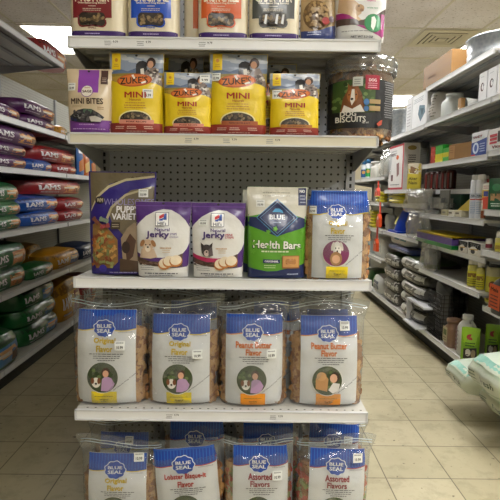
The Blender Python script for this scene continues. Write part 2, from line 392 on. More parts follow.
# ================================================================= SHELVING
WHITE = metalpaint('shelf_white', '#d4d5d8', .35, .07); DECK = metalpaint('shelf_deck', '#c4c2ba', .4, .1)
UPR = metalpaint('upright_grey', '#9a9ca0', .45); DARK = metalpaint('kick_plate_dark', '#2a2926', .6); INS = metalpaint('rail_insert', '#e9eaec', .3, .02)
INS2 = metalpaint('rail_insert_cream', '#d8d2bd', .3, .02)
SLOT = metalpaint('slot_black', '#151515', .8); UND = metalpaint('shelf_underside', '#a2a3a4', .5)
PEG = pegmat('endcap_peg_board', '#a9adb6', '#2c2c2e', .14); PEGD = pegmat('side_peg_board', '#a9aaa4', '#77776f', .16); PEGK = pegmat('low_peg_board', '#4b4945', '#161514', .2)
def shelf(par, w, z, y0, y1, rail=.031, ins=INS, tags=(), dots=False, up=DECK, brk=True):
    """deck from y0 (front) to y1 (back); local x centred"""
    q = B(); q.box(-w/2, w/2, y0+.004, y1, z-.018, z, up)
    for k in range(3): yy = y0+.07+k*(y1-y0-.12)/2.6; q.box(-w/2+.03, w/2-.03, yy, yy+.035, z-.028, z-.018, UND)
    if dots:
        k = -w/2+.03
        while k < w/2-.02: q.box(k, k+.006, y0+.02, y0+.024, z, z+.0004, SLOT); k += .0254
    s = q.build('shelf', par)
    q = B(); q.box(-w/2, w/2, y0, y0+.006, z-rail, z+.003, WHITE)
    q.box(-w/2, w/2, y0-.004, y0, z-rail, z-rail+.004, WHITE).box(-w/2, w/2, y0-.004, y0, z-.002, z+.003, WHITE)
    q.box(-w/2, -w/2+.004, y0-.004, y0, z-rail, z+.003, WHITE).box(w/2-.004, w/2, y0-.004, y0, z-rail, z+.003, WHITE)
    q.box(-w/2+.007, w/2-.007, y0-.0012, y0, z-rail+.004, z-.002, ins); q.build('price_rail', s)
    for tx in tags:
        q = B(); a = Art(q, lambda p, r: (p, r), lambda x, zz, l: (x, y0-.0014-l*.2, zz), mat=C, flat=True)
        a.lines(tx-.018, z-.010, tx+.004, 3, -.005, -.0022, '#8e8e92', int(tx*900), 1); a.text('9.79', tx+.016, z-.012, .014, -.006, '#47474c', .02)
        q.build('price_label', s)
    if brk:
        for sx in (-w/2+.004, w/2-.006):
            q = B(); q.prism([(y1, z-.018), (y0+.03, z-.018), (y0+.03, z-.03), (y1-.05, z-.085), (y1, z-.085)], sx, sx+.003, UPR, axis=0)
            q.build('bracket', s)
    return s
def upright(par, x, y, z1, slots=True, w=.03):
    q = B(); q.box(x-w/2, x+w/2, y, y+.05, 0, z1, UPR)
    if slots:
        z = .15
        while z < z1-.03: q.box(x-.004, x+.004, y-.0005, y, z, z+.014, SLOT); z += .0254
    return q.build('upright', par)
EX, EY, EW = -.0768, 1.5057, .914
end = thing('end_display_unit', 'white metal end-of-aisle display shelves full of dog treats', 'display shelf', (EX, EY, 0))
def tx(px, z, Y=EY): # local x on the end unit of a photo column at height z
    p = at(px, 250, 1, Y)
    return p.x-EX
BACKY = .335
shelf(end, EW, 1.7655, .012, BACKY, tags=[at(x, 43, 1, EY).x-EX for x in (109, 142, 204)])
shelf(end, EW, 1.488, -.007, BACKY, ins=INS2, tags=[at(x, 139, 1, EY).x-EX for x in (191, 229, 272)])
shelf(end, EW, 1.056, .007, BACKY)
shelf(end, EW, .641, -.012, BACKY, dots=True, tags=[at(x, 418, 1, EY).x-EX for x in (172, 275)])
shelf(end, EW, .20, -.02, BACKY, rail=.04, brk=False)
q = B(); q.box(-EW/2, EW/2, BACKY, BACKY+.02, .1, 2.1, PEG); q.build('back_panel', end)
q = B(); q.box(-EW/2, EW/2, 0.02, .04, 0, .158, DARK).box(-EW/2, EW/2, .04, BACKY, 0, .02, DARK); q.build('kick_plate', end)
for sx in (-EW/2+.012, EW/2-.012): upright(end, sx, BACKY-.012, 2.15, w=.032)

def bay(side, y0, y1, shelves, label, top, basez=.165, boff=0, backx=None, low=PEGK, baselip=.04):
    """one 4 ft bay; side -1 left aisle, +1 right aisle"""
    X = 1.53 if side > 0 else -1.57; dep = .47 if side > 0 else .55
    rz = -pi/2 if side > 0 else pi/2
    t = thing('shelving_bay', label, 'shelving', (X, (y0+y1)/2, 0), rz); w = y1-y0
    q = B(); q.box(-w/2, w/2, dep, dep+.02, .1, top, PEGD); q.build('back_panel', t)
    upright(t, w/2-.015 if side < 0 else -w/2+.015, dep-.02, top, slots=False)
    for z, d in shelves: shelf(t, w-.006, z, dep-d if d else 0, dep, rail=.036)
    shelf(t, w-.002, basez, -boff, dep, rail=baselip, brk=False)
    q = B(); q.box(-w/2, w/2, -boff+.07, -boff+.085, 0, basez-.02, DARK); q.build('kick_plate', t)
    return t
LB = [3.13-1.22, 3.13, 4.35, 5.57, 6.79]; RB = [3.25-1.22, 3.25, 4.47, 5.68, 6.9, 8.12]
LZ = [2.38, 1.795, 1.47, 1.053, .65]
bay(-1, LB[0], LB[1], [(z, 0) for z in LZ], 'grey-white shelving bay nearest the camera with green dog food bags', 2.42)
bay(-1, LB[1], LB[2], [(z, 0) for z in LZ], 'tall shelving bay with purple, red, blue and green dog food bags', 2.42)
bay(-1, LB[2], LB[3], [(z, 0) for z in LZ[1:]], 'shelving bay mostly hidden behind the dog treat display, with hanging pouches', 2.3)
bay(-1, LB[3], LB[4], [(z, 0) for z in LZ[1:]], 'far shelving bay behind the dog treat display, past the hanging pouches', 2.3)
bay(1, RB[0], RB[1], [(1.948, 0), (1.61, 0), (1.235, 0), (.975, 0), (.605, .44)], 'shelving bay at the picture edge holding green bag and black jug', 2.3)
bay(1, RB[1], RB[2], [(2.25, 0), (1.948, 0), (1.59, 0), (1.375, .34), (1.165, 0), (.915, .44), (.685, 0)], 'tall shelving bay with spray cans, plastic trays and a cardboard box on top', 2.3)
bay(1, RB[2], RB[3], [(1.94, 0), (1.38, 0), (1.235, .4), (.925, 0)], 'shelving bay with grey bag stacks on its base deck and a blue scoop', 2.25)
bay(1, RB[3], RB[4], [(1.94, 0), (1.535, 0), (1.235, 0), (.915, 0), (.58, 0)], 'far shelving bay with white jugs, yellow sponges and white sacks', 2.25)
bay(1, RB[4], RB[5], [(1.94, 0), (1.535, 0), (1.235, 0), (.915, 0), (.58, 0)], 'last shelving bay glimpsed beyond the white jugs', 2.25)

t = thing('shelving_run', 'long run of shelving standing back to back behind the end display', 'shelving', (-.08, 1.90, 0))
q = B(); q.box(-.02, .02, 0, 4.8, .02, 2.0, UND); q.build('back_panel', t)
for z in (.17, .6, 1.0, 1.4, 1.8):
    q = B(); q.box(-.40, .40, 0, 4.8, z-.03, z, DECK); q.build('shelf', t)
# ================================================================= GOODS ON THE END DISPLAY
BISC = biscuitmat('biscuit_tan', '#8f6337', '#b98a55', '#cda36c'); BISD = biscuitmat('biscuit_brown', '#5e3a22', '#8a5a38', '#a87448')
BISM = biscuitmat('biscuit_green', '#6f7a3e', '#87924f', '#a0a465'); BISR = biscuitmat('biscuit_red', '#8f3326', '#b34a35', '#c9684c')
def bone3(b, c, s, rot, nrm, mat):
    """small bone-shaped biscuit"""
    o = []; w, h, r = 1, .5, .17
    for cx, cy, a0 in ((.38, -.14, -150), (.38, .14, -60), (-.38, .14, 30), (-.38, -.14, 120)):
        for i in range(5): a = R(a0+210*i/4); o.append((cx+r*cos(a), cy+r*sin(a)))
    n = Vector(nrm).normalized(); u = n.cross(Vector((0, 0, 1))); u = (u if u.length > .1 else Vector((1, 0, 0))).normalized(); v = n.cross(u)
    q, p = cos(rot), sin(rot); U = u*q+v*p; V = v*q-u*p; c = Vector(c); k = len(o)
    vs = [c+(U*x+V*y)*s+n*s*.13 for x, y in o]+[c+(U*x+V*y)*s*1.1-n*s*.06 for x, y in o]
    b.add(vs, [tuple(range(k))]+[(i, k+i, k+(i+1) % k, (i+1) % k) for i in range(k)], mat, False)
class Pack:
    """soft upright pack placed from its outline on the photo; art is drawn in photo pixels"""
    def __init__(s, name, label, cat, x0, x1, yt, yb, z, Yf, t, body, prof=None, wp=((0, 1), (1, 1)), n=2.6, wr=.0022, lean=0, group=None, back=None, seed=None, rz=0, ry=0, top=None, partname=None, k=22):
        xc = (x0+x1)/2; p = at(xc, yb, 1, Yf); q = at(xc, yt, 1, Yf+lean*.3); s.sc = (p-Vector((0, 0, H))).dot(AF)/F
        s.w = (x1-x0)*s.sc; s.h = q.z-z-(p.z-z)*0; s.xc, s.yb, s.yt = xc, yb, yt; s.vz = s.h/(yb-yt)
        kw = dict(wp=wp, n=n, wr=wr, lean=lean, seed=seed if seed is not None else len(COL.objects)*.37, top=top, k=k)
        if prof: kw['prof'] = prof
        s.skin = Skin(s.w, s.h, t, **kw)
        s.root = thing(name, label, cat, (p.x, Yf+t/2+.002, z+.0008), rz, group, ry=ry)
        s.b = B(); s.skin.mesh(s.b, K(body) if isinstance(body, str) else body, K(back) if back else None)
        s.T = lambda a, c: ((a-s.xc)*s.sc, (s.yb-c)*s.vz)
        s.a = Art(s.b, s.T, s.skin.S)
        s.pn = partname or 'pouch'
    def done(s, stick=None, txt='10.99', rot=0):
        o = s.b.build(s.pn, s.root)
        if stick: sticker(s.root, s.skin.S, s.T, *stick, txt, rot)
        return s.root
    def hole(s, px, py):
        q = B(); a = Art(q, s.T, lambda x, z, l: s.skin.S(x, z, l+.001)); a.ell(px, py, 1.3, 1.0, '#1b1714'); q.build('hang_hole', s.root)
BAGP = ((0, .95), (.05, 1), (.7, .95), (1, .8)); PCH = ((0, .75), (.06, 1), (.5, .85), (.8, .4), (.93, .08), (1, .04))
Z1, Z2, Z3, Z4, Z5 = 1.7685, 1.491, 1.059, .644, .203

# ---- top shelf: boxy biscuit bags with bone windows
def biscuit_bag(label, x0, x1, yb, field, fx0, fx1, title, bonec, size, depth=.075, Yf=1.528, kib='#7d6746', art=True, cream='#e3d8bd', purp='#3d1f6b'):
    p = Pack('biscuit_bag', label, 'dog treats', x0, x1, -48, yb, Z1, Yf, depth, cream, prof=BAGP, n=7, wr=.0018, group=None, partname='paper_bag'); a = p.a
    c = (fx0+fx1)/2; w = fx1-fx0
    a.rect(x0+1, yb-6.5, x1-1, yb-.4, purp)
    a.rect(fx0, -30, fx1, 17.5, field)
    if art:
        a.text(title, c, -3.5, w*.86, 9, '#ece4d0', .03); a.text('Oven-Baked Dog Biscuits', c, 2.6, w*.72, 2.1, '#e8dfcc', .03)
        a.lines(c-w*.1, 5.2, c+w*.1, 1, 2, .7, '#e8dfcc', 4); a.lines(c-w*.28, 8.0, c+w*.28, 2, 1.7, .6, '#d9cdb9', 5)
        a.bone(c, 19, 29, 16.5, field); a.bone(c, 19, 26, 14, '#2e241c')
        r = random.Random(int(x0))
        for k in range(26):
            u, v = r.uniform(-11, 11), r.uniform(-4.5, 4.5)
            if abs(u) < 7 and abs(v) > 2.6: continue
            a.ell(c+u, 19+v, 2.1, 1.5, r.choice([kib, '#97805a', '#5f4c33', '#83704f']), 8, r.random()*3)
        if kib == '#4a4a48':
            for u in (-8, 3, 9): a.poly([(c+u, 14), (c+u+2, 14), (c+u+1, 24), (c+u-1.5, 23)], '#e9ecf0')
        a.text(size, c, 27.8, 8, 1.7, field, .03); a.lines(c-w*.2, yb-3.8, c+w*.25, 1, 1, 1.1, '#b9a8dd', 8)
        p.a.poly([(x0+1, 0), (x0+3, 4), (x0+2, 12), (x0+1, 14)], '#f0e9d8')
    return p.done()
biscuit_bag('cream and purple biscuit bag with dark red label at one end of the top shelf', 68, 125, 37, '#7a1a24', 73, 112, "P-NUTTIER", '#7a1a24', 'SMALL')
biscuit_bag('cream and purple biscuit bag with bright blue label', 126, 178, 37.6, '#1c52c4', 131, 171, 'ORIGINAL', '#1c52c4', 'MINI')
biscuit_bag('orange-labelled biscuit bag set back behind its twin', 183, 206, 34, '#d2642a', 193, 205, 'C', '#d2642a', 'MINI', Yf=1.62, art=False)
biscuit_bag('cream biscuit bag with orange label at the front of the top shelf', 197, 248, 38.2, '#d9622b', 201, 241, "BAC'N'CHEEZ", '#d9622b', 'SMALL')
biscuit_bag('cream biscuit bag with charcoal grey label and dark bone window', 248.5, 300, 38.6, '#4c4f4d', 252, 294, 'CHAR-TAR', '#4c4f4d', 'SMALL', kib='#4a4a48')
p = Pack('treat_pouch', 'kraft brown and navy pouch with round biscuit window and red berry', 'dog treats', 301, 336.5, -22, 38.9, Z1, 1.535, .06, '#b49a72', prof=PCH); a = p.a
a.poly([(301.5, 38.5), (301.5, 28), (310, 29.5), (320, 28), (336, 22), (336, 38.5)], '#2c3c78')
a.ell(316, 13, 13, 15, '#6f5534'); r = random.Random(3)
for k in range(60):
    t_, q = r.random()*6.28, r.random()**.5; a.ell(316+11.5*q*cos(t_), 13+13.5*q*sin(t_), 2, 1.5, r.choice(['#a98a58', '#8f7044', '#bb9c6a']), 7, r.random()*3)
a.ell(325, 20, 3.8, 3.8, '#a42a2a'); a.ell(331, 18, 3, 3.2, '#4a2130'); a.lines(306, 31, 322, 2, 2.5, .7, '#c3cbe8', 6); a.text('CRUNCHY', 318, -4, 28, 5, '#2c2620', .03); p.done()
p = Pack('treat_pouch', 'white and magenta pouch with a lying dog and round green seal', 'dog treats', 336, 388, -40, 39.5, Z1, 1.522, .07, '#dcdcda', prof=PCH, wp=((0, .93), (.6, 1), (1, 1))); a = p.a
a.band([(337, 11), (350, 12), (362, 21), (375, 28), (386, 26)], [(337, 19), (350, 22), (362, 27), (375, 32.5), (384, 36)], '#a02478')
a.band([(337, 17), (350, 17.5), (362, 19), (375, 14), (387, 5)], [(337, 24), (350, 24), (362, 24.5), (375, 27), (386, 20)], '#4c3a33')
a.poly([(339, -4), (348, -6), (358, 3), (361, 12), (355, 17), (347, 13), (338, 10)], '#c9a884'); a.poly([(352, 10), (361, 19), (358, 20), (350, 15)], '#d5b995')
a.ell(359, 7, 4.5, 4, '#b08a5e'); a.ell(361, 9, 2, 1.6, '#8a623e'); a.ell(358, 5, .8, .8, '#2b211b')
a.ell(373, 22, 9.3, 9.5, '#1f7a44'); a.ell(373, 22, 8.2, 8.4, '#2b8a52'); a.poly([(371, 16), (374, 15), (376, 19), (375, 25), (373, 29.5), (370.5, 26), (371.5, 21)], '#e6ece6')
a.text('NATURAL CHEWS', 372, 6.5, 11, 1.5, '#2b8a52', .02); a.text('TREATS', 370, -1, 9, 2, '#b63a80', .03)
a.lines(341, 30, 375, 1, 2, .7, '#77777a', 4); a.text('NET WT 5.3 OZ', 362, 36, 22, 1.6, '#3a3a3e', .03); a.rect(381, 12, 385, 34, '#a02478'); p.done()

# ---- second shelf
p = Pack('treat_pouch', 'cream and purple mini bites pouch at the end of the second shelf', 'dog treats', 65, 112, 67, 133, Z2, 1.512, .055, '#d6c3a4', prof=PCH, wp=((0, .93), (.5, .96), (1, 1))); a = p.a
a.rect(68.6, 120, 110.5, 132.6, '#7b3f98'); a.rect(77.5, 68, 98, 92, '#9046ae'); a.rect(100, 68.5, 107, 83, '#4a2c26'); a.lines(101, 76, 106, 3, 1.8, .8, '#b79f8e', 3)
a.ell(87, 90.5, 6.1, 6.3, '#7b3f98'); a.ell(87, 90.5, 5.5, 5.7, '#eee6da'); a.text('SAGE', 87, 90.8, 9, 2.6, '#5b3a30', .04); a.lines(84, 86.6, 90, 1, 1, .8, '#b07a50', 3)
a.text('MINI BITES', 86.8, 100.8, 32, 5.6, '#3b241c', .03); a.lines(97, 106.5, 104, 2, 1.8, .9, '#9a7b58', 5); a.lines(71, 105, 84, 2, 1.5, .5, '#a58c70', 6)
a.poly([(69, 116), (74, 113), (78, 110), (84, 108.5), (92, 109), (99, 113), (104, 117), (101, 121), (92, 123), (80, 122.5), (71, 121)], '#22242a')
a.poly([(84, 109), (93, 109.5), (91, 114), (83, 113)], '#4e6a55')
for k in range(26): a.ell(rnd.uniform(73, 102), rnd.uniform(111.5, 121), 2.3, 1.5, rnd.choice(['#35333a', '#4a4648', '#1a1b22', '#5d5a5c', '#8b8d92']), 8, rnd.random()*3)
for u, v in ((72, 119), (76, 120.5), (98, 121)): a.ell(u, v, 1.8, 1.6, '#26305a')
a.poly([(90, 117), (96, 116), (103, 119), (101, 122), (92, 122)], '#b9b4ac')
a.lines(78, 124.5, 97, 1, 1, .7, '#c9a8d8', 6); a.lines(72, 129, 106, 1, 1, .8, '#c9a8d8', 7); p.hole(87.5, 69.5); p.done((71.2, 86, 8, 8))
def chew_pouch(label, x0, x1, yt, yb, big, Yf, stick, band='#c9806e', stk='9.99', t=.055, oz='PORK RECIPE'):
    p = Pack('treat_pouch', label, 'dog treats', x0, x1, yt, yb, Z2, Yf, t, '#e2c41c', prof=PCH, wp=((0, .97), (.5, .95), (.75, .98), (1, 1)), wr=.003); a = p.a
    W = x1-x0; Hh = yb-yt; X = lambda u: x0+u*W; Y = lambda v: yt+v*Hh
    def PL(pts, c): a.poly([(X(u), Y(v)) for u, v in pts], c)
    a.rect(X(.01), Y(.005), X(.99), Y(.42), '#8f9bb0')                                  # picture: sky, hills, field
    for k in range(6): a.ell(X(.2+.14*k), Y(.04+.03*(k % 3)), W*.13, Hh*.022, '#b9bec6', 10)
    PL([(.01, .25), (.2, .2), (.35, .23), (.5, .19), (.7, .22), (.99, .18), (.99, .3), (.01, .3)], '#5d6f8e'); PL([(.01, .26), (.99, .24), (.99, .42), (.01, .42)], '#8b7a35')
    PL([(.01, .3), (.4, .28), (.99, .31), (.99, .42), (.01, .42)], '#b08f3a')
    # black and white dog, woman
    PL([(.5, .14), (.55, .1), (.62, .09), (.68, .11), (.7, .15), (.66, .19), (.68, .3), (.74, .4), (.46, .4), (.5, .25)], '#26262a'); PL([(.58, .2), (.64, .19), (.66, .3), (.6, .34)], '#d9d5cc')
    a.ell(X(.77), Y(.12), W*.085, Hh*.07, '#3a2620', 14); a.ell(X(.76), Y(.14), W*.055, Hh*.05, '#c9997c', 12)
    PL([(.68, .22), (.76, .19), (.86, .18), (.95, .3), (.99, .42), (.7, .42), (.64, .3)], '#7a6a62')
    for k in range(34): a.ell(X(rnd.uniform(.66, .93)), Y(rnd.uniform(.21, .4)), W*.025, Hh*.016, rnd.choice(['#a89d92', '#57483f', '#c9c1b4', '#3b302c']), 7)
    a.rect(X(.06), Y(.01), X(.22), Y(.21), '#eac815'); a.ell(X(.14), Y(.09), W*.03, Hh*.025, '#c98a2a', 8); a.lines(X(.09), Y(.14), X(.19), 2, 2, .8, '#b8892a', 2)
    a.band([(X(u), Y(v)) for u, v in ((.0, .33), (.15, .37), (.4, .385), (.7, .36), (.86, .38), (1, .42))], [(X(u), Y(.99)) for u in (0, .15, .4, .7, .86, 1)], '#e2c41c')
    a.ell(X(.48), Y(.345), W*.32, Hh*.083, '#b4521f', 24, -.06); a.ell(X(.48), Y(.343), W*.29, Hh*.07, '#d4722c', 24, -.06)
    a.text("ZUKE'S", X(.47), Y(.345), W*.5, Hh*.085, '#2b1a14', .02, -.07)
    PL([(.42, .28), (.46, .27), (.5, .32), (.47, .33)], '#f1e4da'); PL([(.6, .37), (.68, .35), (.7, .37), (.62, .39)], '#f6efe8')
    a.text('MINI', X(.5), Y(.525), W*.38, Hh*.068, '#a8281e', .025); a.text('Naturals', X(.5), Y(.585), W*.2, Hh*.025, '#a8481e', .02)
    a.lines(X(.3), Y(.62), X(.7), 3, Hh*.03, Hh*.011, '#b8842a', 11)
    a.ell(X(.5), Y(.83), W*.3, Hh*.115, '#e9dca0', 24); a.ell(X(.5), Y(.83), W*.275, Hh*.1, '#3a3026', 24)
    for k in range(30):
        u, v = rnd.uniform(-.22, .22), rnd.uniform(-.08, 0); a.ell(X(.5+u), Y(.83+v*(1-abs(u)*2.5)), W*.03, Hh*.013, rnd.choice(['#6d5c46', '#54483a', '#89785c', '#2c2620']), 7, rnd.random()*3)
    a.rect(X(.02), Y(.875), X(.98), Y(.995), '#8e2f26'); a.rect(X(.22), Y(.835), X(.84), Y(.885), band); a.text(oz, X(.53), Y(.86), W*.36, Hh*.019, '#5a241c', .03)
    for u in (.2, .42, .72): a.lines(X(u-.06), Y(.915), X(u+.12), 2, Hh*.022, Hh*.01, '#d9b3a5', int(u*50))
    a.lines(X(.3), Y(.97), X(.75), 1, 1, Hh*.01, '#c99a8c', 5)
    p.hole(X(.5), Y(.03)); return p.done(stick, stk)
chew_pouch('large yellow mini chews pouch set back behind the smaller one, mostly hidden', 158, 203, 51, 131, 1, 1.62, None)
chew_pouch('yellow mini chews pouch set back behind the two pouches beside the biscuit jar', 246, 296, 62, 133, 1, 1.64, (258, 90, 8, 8))
chew_pouch('large yellow mini chews pouch with price sticker beside the word MINI', 108, 163, 51, 133.5, 1, 1.518, (148, 93, 10, 9), '#d08a78', '15.99')
chew_pouch('small yellow mini chews pouch with price sticker at its top corner', 162.5, 211.5, 70.5, 134.3, 0, 1.512, (204, 77, 10, 8.4), '#cf8470')
chew_pouch('large yellow mini chews pouch in the middle of the second shelf', 208.5, 267, 51.5, 135, 1, 1.522, (215.5, 76, 9, 8), '#a0572e', '15.99', oz='PEANUT BUTTER & OATS')
chew_pouch('small yellow mini chews pouch standing beside the biscuit jar', 269, 320, 71.5, 136, 0, 1.512, (276.5, 94, 9.5, 9), '#a86a20', oz='CHICKEN RECIPE')
# jar
pj = at(359, 136.6, 1, 1.62); sj = (pj-Vector((0, 0, H))).dot(AF)/F; rj = 32.6*sj; hj = at(359, 66, 1, 1.62).z-pj.z
jar = thing('biscuit_jar', 'large clear plastic jar of dog biscuits with black collie label', 'jar', (pj.x, 1.632, Z2))
Hj = .243; pr = [(0, .002), (rj*.93, .002), (rj*.99, .012), (rj, .03), (rj, Hj*.78), (rj*.96, Hj*.81), (rj*.96, Hj*.84)]
q = B(); q.lathe(pr, HARD, seg=48); q.build('jar_body', jar)
q = B(); q.lathe([(rj*.97, Hj*.8), (rj*1.07, Hj*.805), (rj*1.08, Hj*.86), (rj*1.05, Hj*.875), (rj*1.08, Hj*.885), (rj*1.09, Hj*.94), (rj*1.06, Hj*.99), (rj*1.0, Hj), (rj*.94, Hj*.985), (rj*.9, Hj*.95), (0, Hj*.945)], clearmat('clear_lid', '#e3e6ea', .12, .7, .10, 10, .1, .08), seg=48); q.build('lid', jar)
q = B(); q.lathe([(0, .006), (rj*.86, .006), (rj*.88, .02), (rj*.87, Hj*.73), (rj*.6, Hj*.75), (0, Hj*.76)], BISD, seg=24)
for k in range(170):
    a_ = rnd.uniform(-pi, pi); z = rnd.uniform(.01, Hj*.77) if k % 3 else rnd.choice([rnd.uniform(.008, .03), rnd.uniform(Hj*.64, Hj*.78)])
    bone3(q, (rj*.89*cos(a_), rj*.89*sin(a_), z), rnd.uniform(.034, .05), rnd.random()*3, (cos(a_), sin(a_), .15), rnd.choice([BISD, BISD, BISC, biscuitmat('biscuit_dark', '#3b2316', '#5a3622', '#6f472c')]))
o = q.build('biscuits', jar); o['kind'] = 'stuff'
q = B(); XR = 359.
def JT(px, py): return (rj*math.asin(max(-1, min(1, (px-XR)/33.2))), (136.2-py)*sj*1.0)
def JS(x, z, l): a_ = x/rj-pi/2; rr = rj+.0006+l*.6; return (rr*cos(a_), rr*sin(a_), z)
ja = Art(q, JT, JS, cell=.007); ja.band([(326.2+k*3.05, 84-1.5*sin(k*.16)) for k in range(21)], [(326.2+k*3.05, 127.5) for k in range(21)], '#1f2126')
ja.poly([(329.5, 84.5), (335, 83.5), (345, 82.8), (357, 83), (367, 84), (367, 113), (357, 113.5), (345, 113.2), (335, 112.5), (329.5, 112)], '#3f5a2c')
for k in range(26): ja.ell(rnd.uniform(331, 365), rnd.uniform(85.5, 108), 2.2, 1.8, rnd.choice(['#56733a', '#6d8a4a', '#2c4020', '#7f9a5c', '#3a5530']), 7, rnd.random()*3)
ja.poly([(336, 112.5), (338, 100), (342, 92), (345, 88), (350, 89), (354, 96), (356, 107), (358, 113)], '#7d4e2c'); ja.poly([(337, 113), (339, 106), (346, 110), (353, 106), (357, 113)], '#e8e4df')
ja.ell(346, 98, 4.6, 6.6, '#a86a3a'); ja.poly([(341.5, 94), (342, 86.5), (345.5, 92)], '#8f5730'); ja.poly([(347.5, 92), (350.5, 87), (351.5, 95)], '#8f5730')
ja.poly([(345.2, 92), (347.4, 92), (348.2, 102), (345.5, 107), (344, 102)], '#ece6df'); ja.ell(345.5, 101, 1.3, 1.1, '#15110f', 8); ja.ell(343, 97, .7, .7, '#15110f', 6); ja.ell(349, 97, .7, .7, '#15110f', 6)
ja.rect(356.8, 79.5, 370, 92.5, '#a01232'); ja.text('DOG', 363.5, 84, 7, 2.6, '#e7c9d0', .04); ja.lines(359, 86.5, 368.5, 3, 1.9, .9, '#d99aa8', 3); ja.rect(345.8, 81, 354.6, 89.5, '#c9cdc6'); ja.lines(347, 83, 353, 3, 2, .8, '#7d8280', 3)
ja.ell(358.3, 104, 2.6, 3, '#3a6ea5', 10); ja.ell(358.3, 110, 2.4, 2.6, '#3a6ea5', 10); ja.rect(361, 101.5, 371.5, 105.5, '#a88f62'); ja.rect(361, 107.5, 371.5, 112, '#a88f62')
ja.text('DOG', 343, 114.6, 13, 4.2, '#e4e2dc', .02); ja.text('BISCUITS', 345.5, 119.6, 25, 5, '#e4e2dc', .02)
ja.lines(375, 85, 385.5, 16, 2.1, .8, '#8f9094', 4); ja.text('NET WT', 358, 123, 6, 1.5, '#c9c9c4', .03); ja.poly([(368, 124), (371, 121), (373.5, 120), (373, 124.5), (370, 126)], '#b9503c')
q.build('wrap_label', jar)

# ---- third shelf
p = Pack('treat_bag', 'tall purple and brown bag of assorted puppy biscuits', 'dog treats', 86.5, 154.5, 171.5, 275.3, Z3, 1.552, .06, '#2a1c78', prof=PCH, wp=((0, .93), (.5, .96), (1, 1)), wr=.003, lean=.05); a = p.a
a.poly([(88, 172.5), (153, 172.5), (153, 176), (128, 177), (108, 184), (95, 198), (90, 208)], '#6b6048')
a.band([(90, 212), (96, 199), (108, 188), (124, 181), (153, 177)], [(90, 209), (95.5, 196.5), (107, 185.5), (124, 178.5), (153, 175)], '#bdb291')
a.poly([(118, 199), (130, 190), (153, 186), (153, 198), (153, 250), (140, 246), (124, 236), (112, 222), (108, 212)], '#6f6450')
a.band([(106, 218), (110, 207), (124, 194), (150, 186)], [(108, 220), (112, 208.5), (125, 196), (150, 188)], '#b4aa8c')
a.ell(99, 200.5, 5, 4, '#1a1220', 12); a.text('WM', 99, 200.5, 6, 4, '#b4aa8c', .03); a.text('WHOLESOMES', 128, 202, 50, 6.5, '#8f86b8', .0)
a.text('PUPPY', 127.5, 209.5, 22, 6.5, '#e8e6ea', .03); a.text('VARIETY', 126.5, 216.5, 29, 6, '#e8e6ea', .03)
a.poly([(92, 225), (98, 222), (108, 228), (118, 240), (118.5, 262), (112, 268.5), (96, 269), (92, 262)], '#8d6a3c')
for k in range(60):
    u, v = rnd.uniform(93.5, 115.5), rnd.uniform(232, 266)
    if u-93 > (v-224)*1.2+6: continue
    a.bone(u, v, 6.4, 3.4, rnd.choice(['#b98848', '#a5652f', '#74794a', '#c29a58', '#8d9058', '#8b4a30']), rnd.random()*3)
a.bone(96.5, 221, 9, 5, '#7d4a3a', .8); a.bone(105, 220, 10, 5, '#7b8a78', .3); a.bone(106, 226, 10, 5, '#9a4648', -.2)
a.rect(112, 222, 121, 229, '#3c3024'); a.lines(113, 224, 120, 2, 2, .8, '#a59c86', 4)
a.poly([(122, 238), (128, 228), (135, 222), (147, 226), (152, 240), (152, 270), (125, 270)], '#8f7c66'); a.poly([(126, 242), (131, 233), (137, 240), (134, 256), (128, 262)], '#4a2f22'); a.ell(127, 247, 4, 6, '#2e1c16')
a.poly([(121, 258), (134, 260), (150, 262), (150, 272), (121, 272)], '#4a3626')
a.poly([(119.5, 216), (122, 238), (121, 272), (117, 272), (117.5, 240), (113, 228)], '#d8d6e8') if False else None
a.lines(108, 271.8, 140, 1, 1, 1.1, '#a99fd8', 5); a.ell(104, 268.5, 4, 4, '#3a2c9a'); p.done((142.5, 193, 9.5, 8))
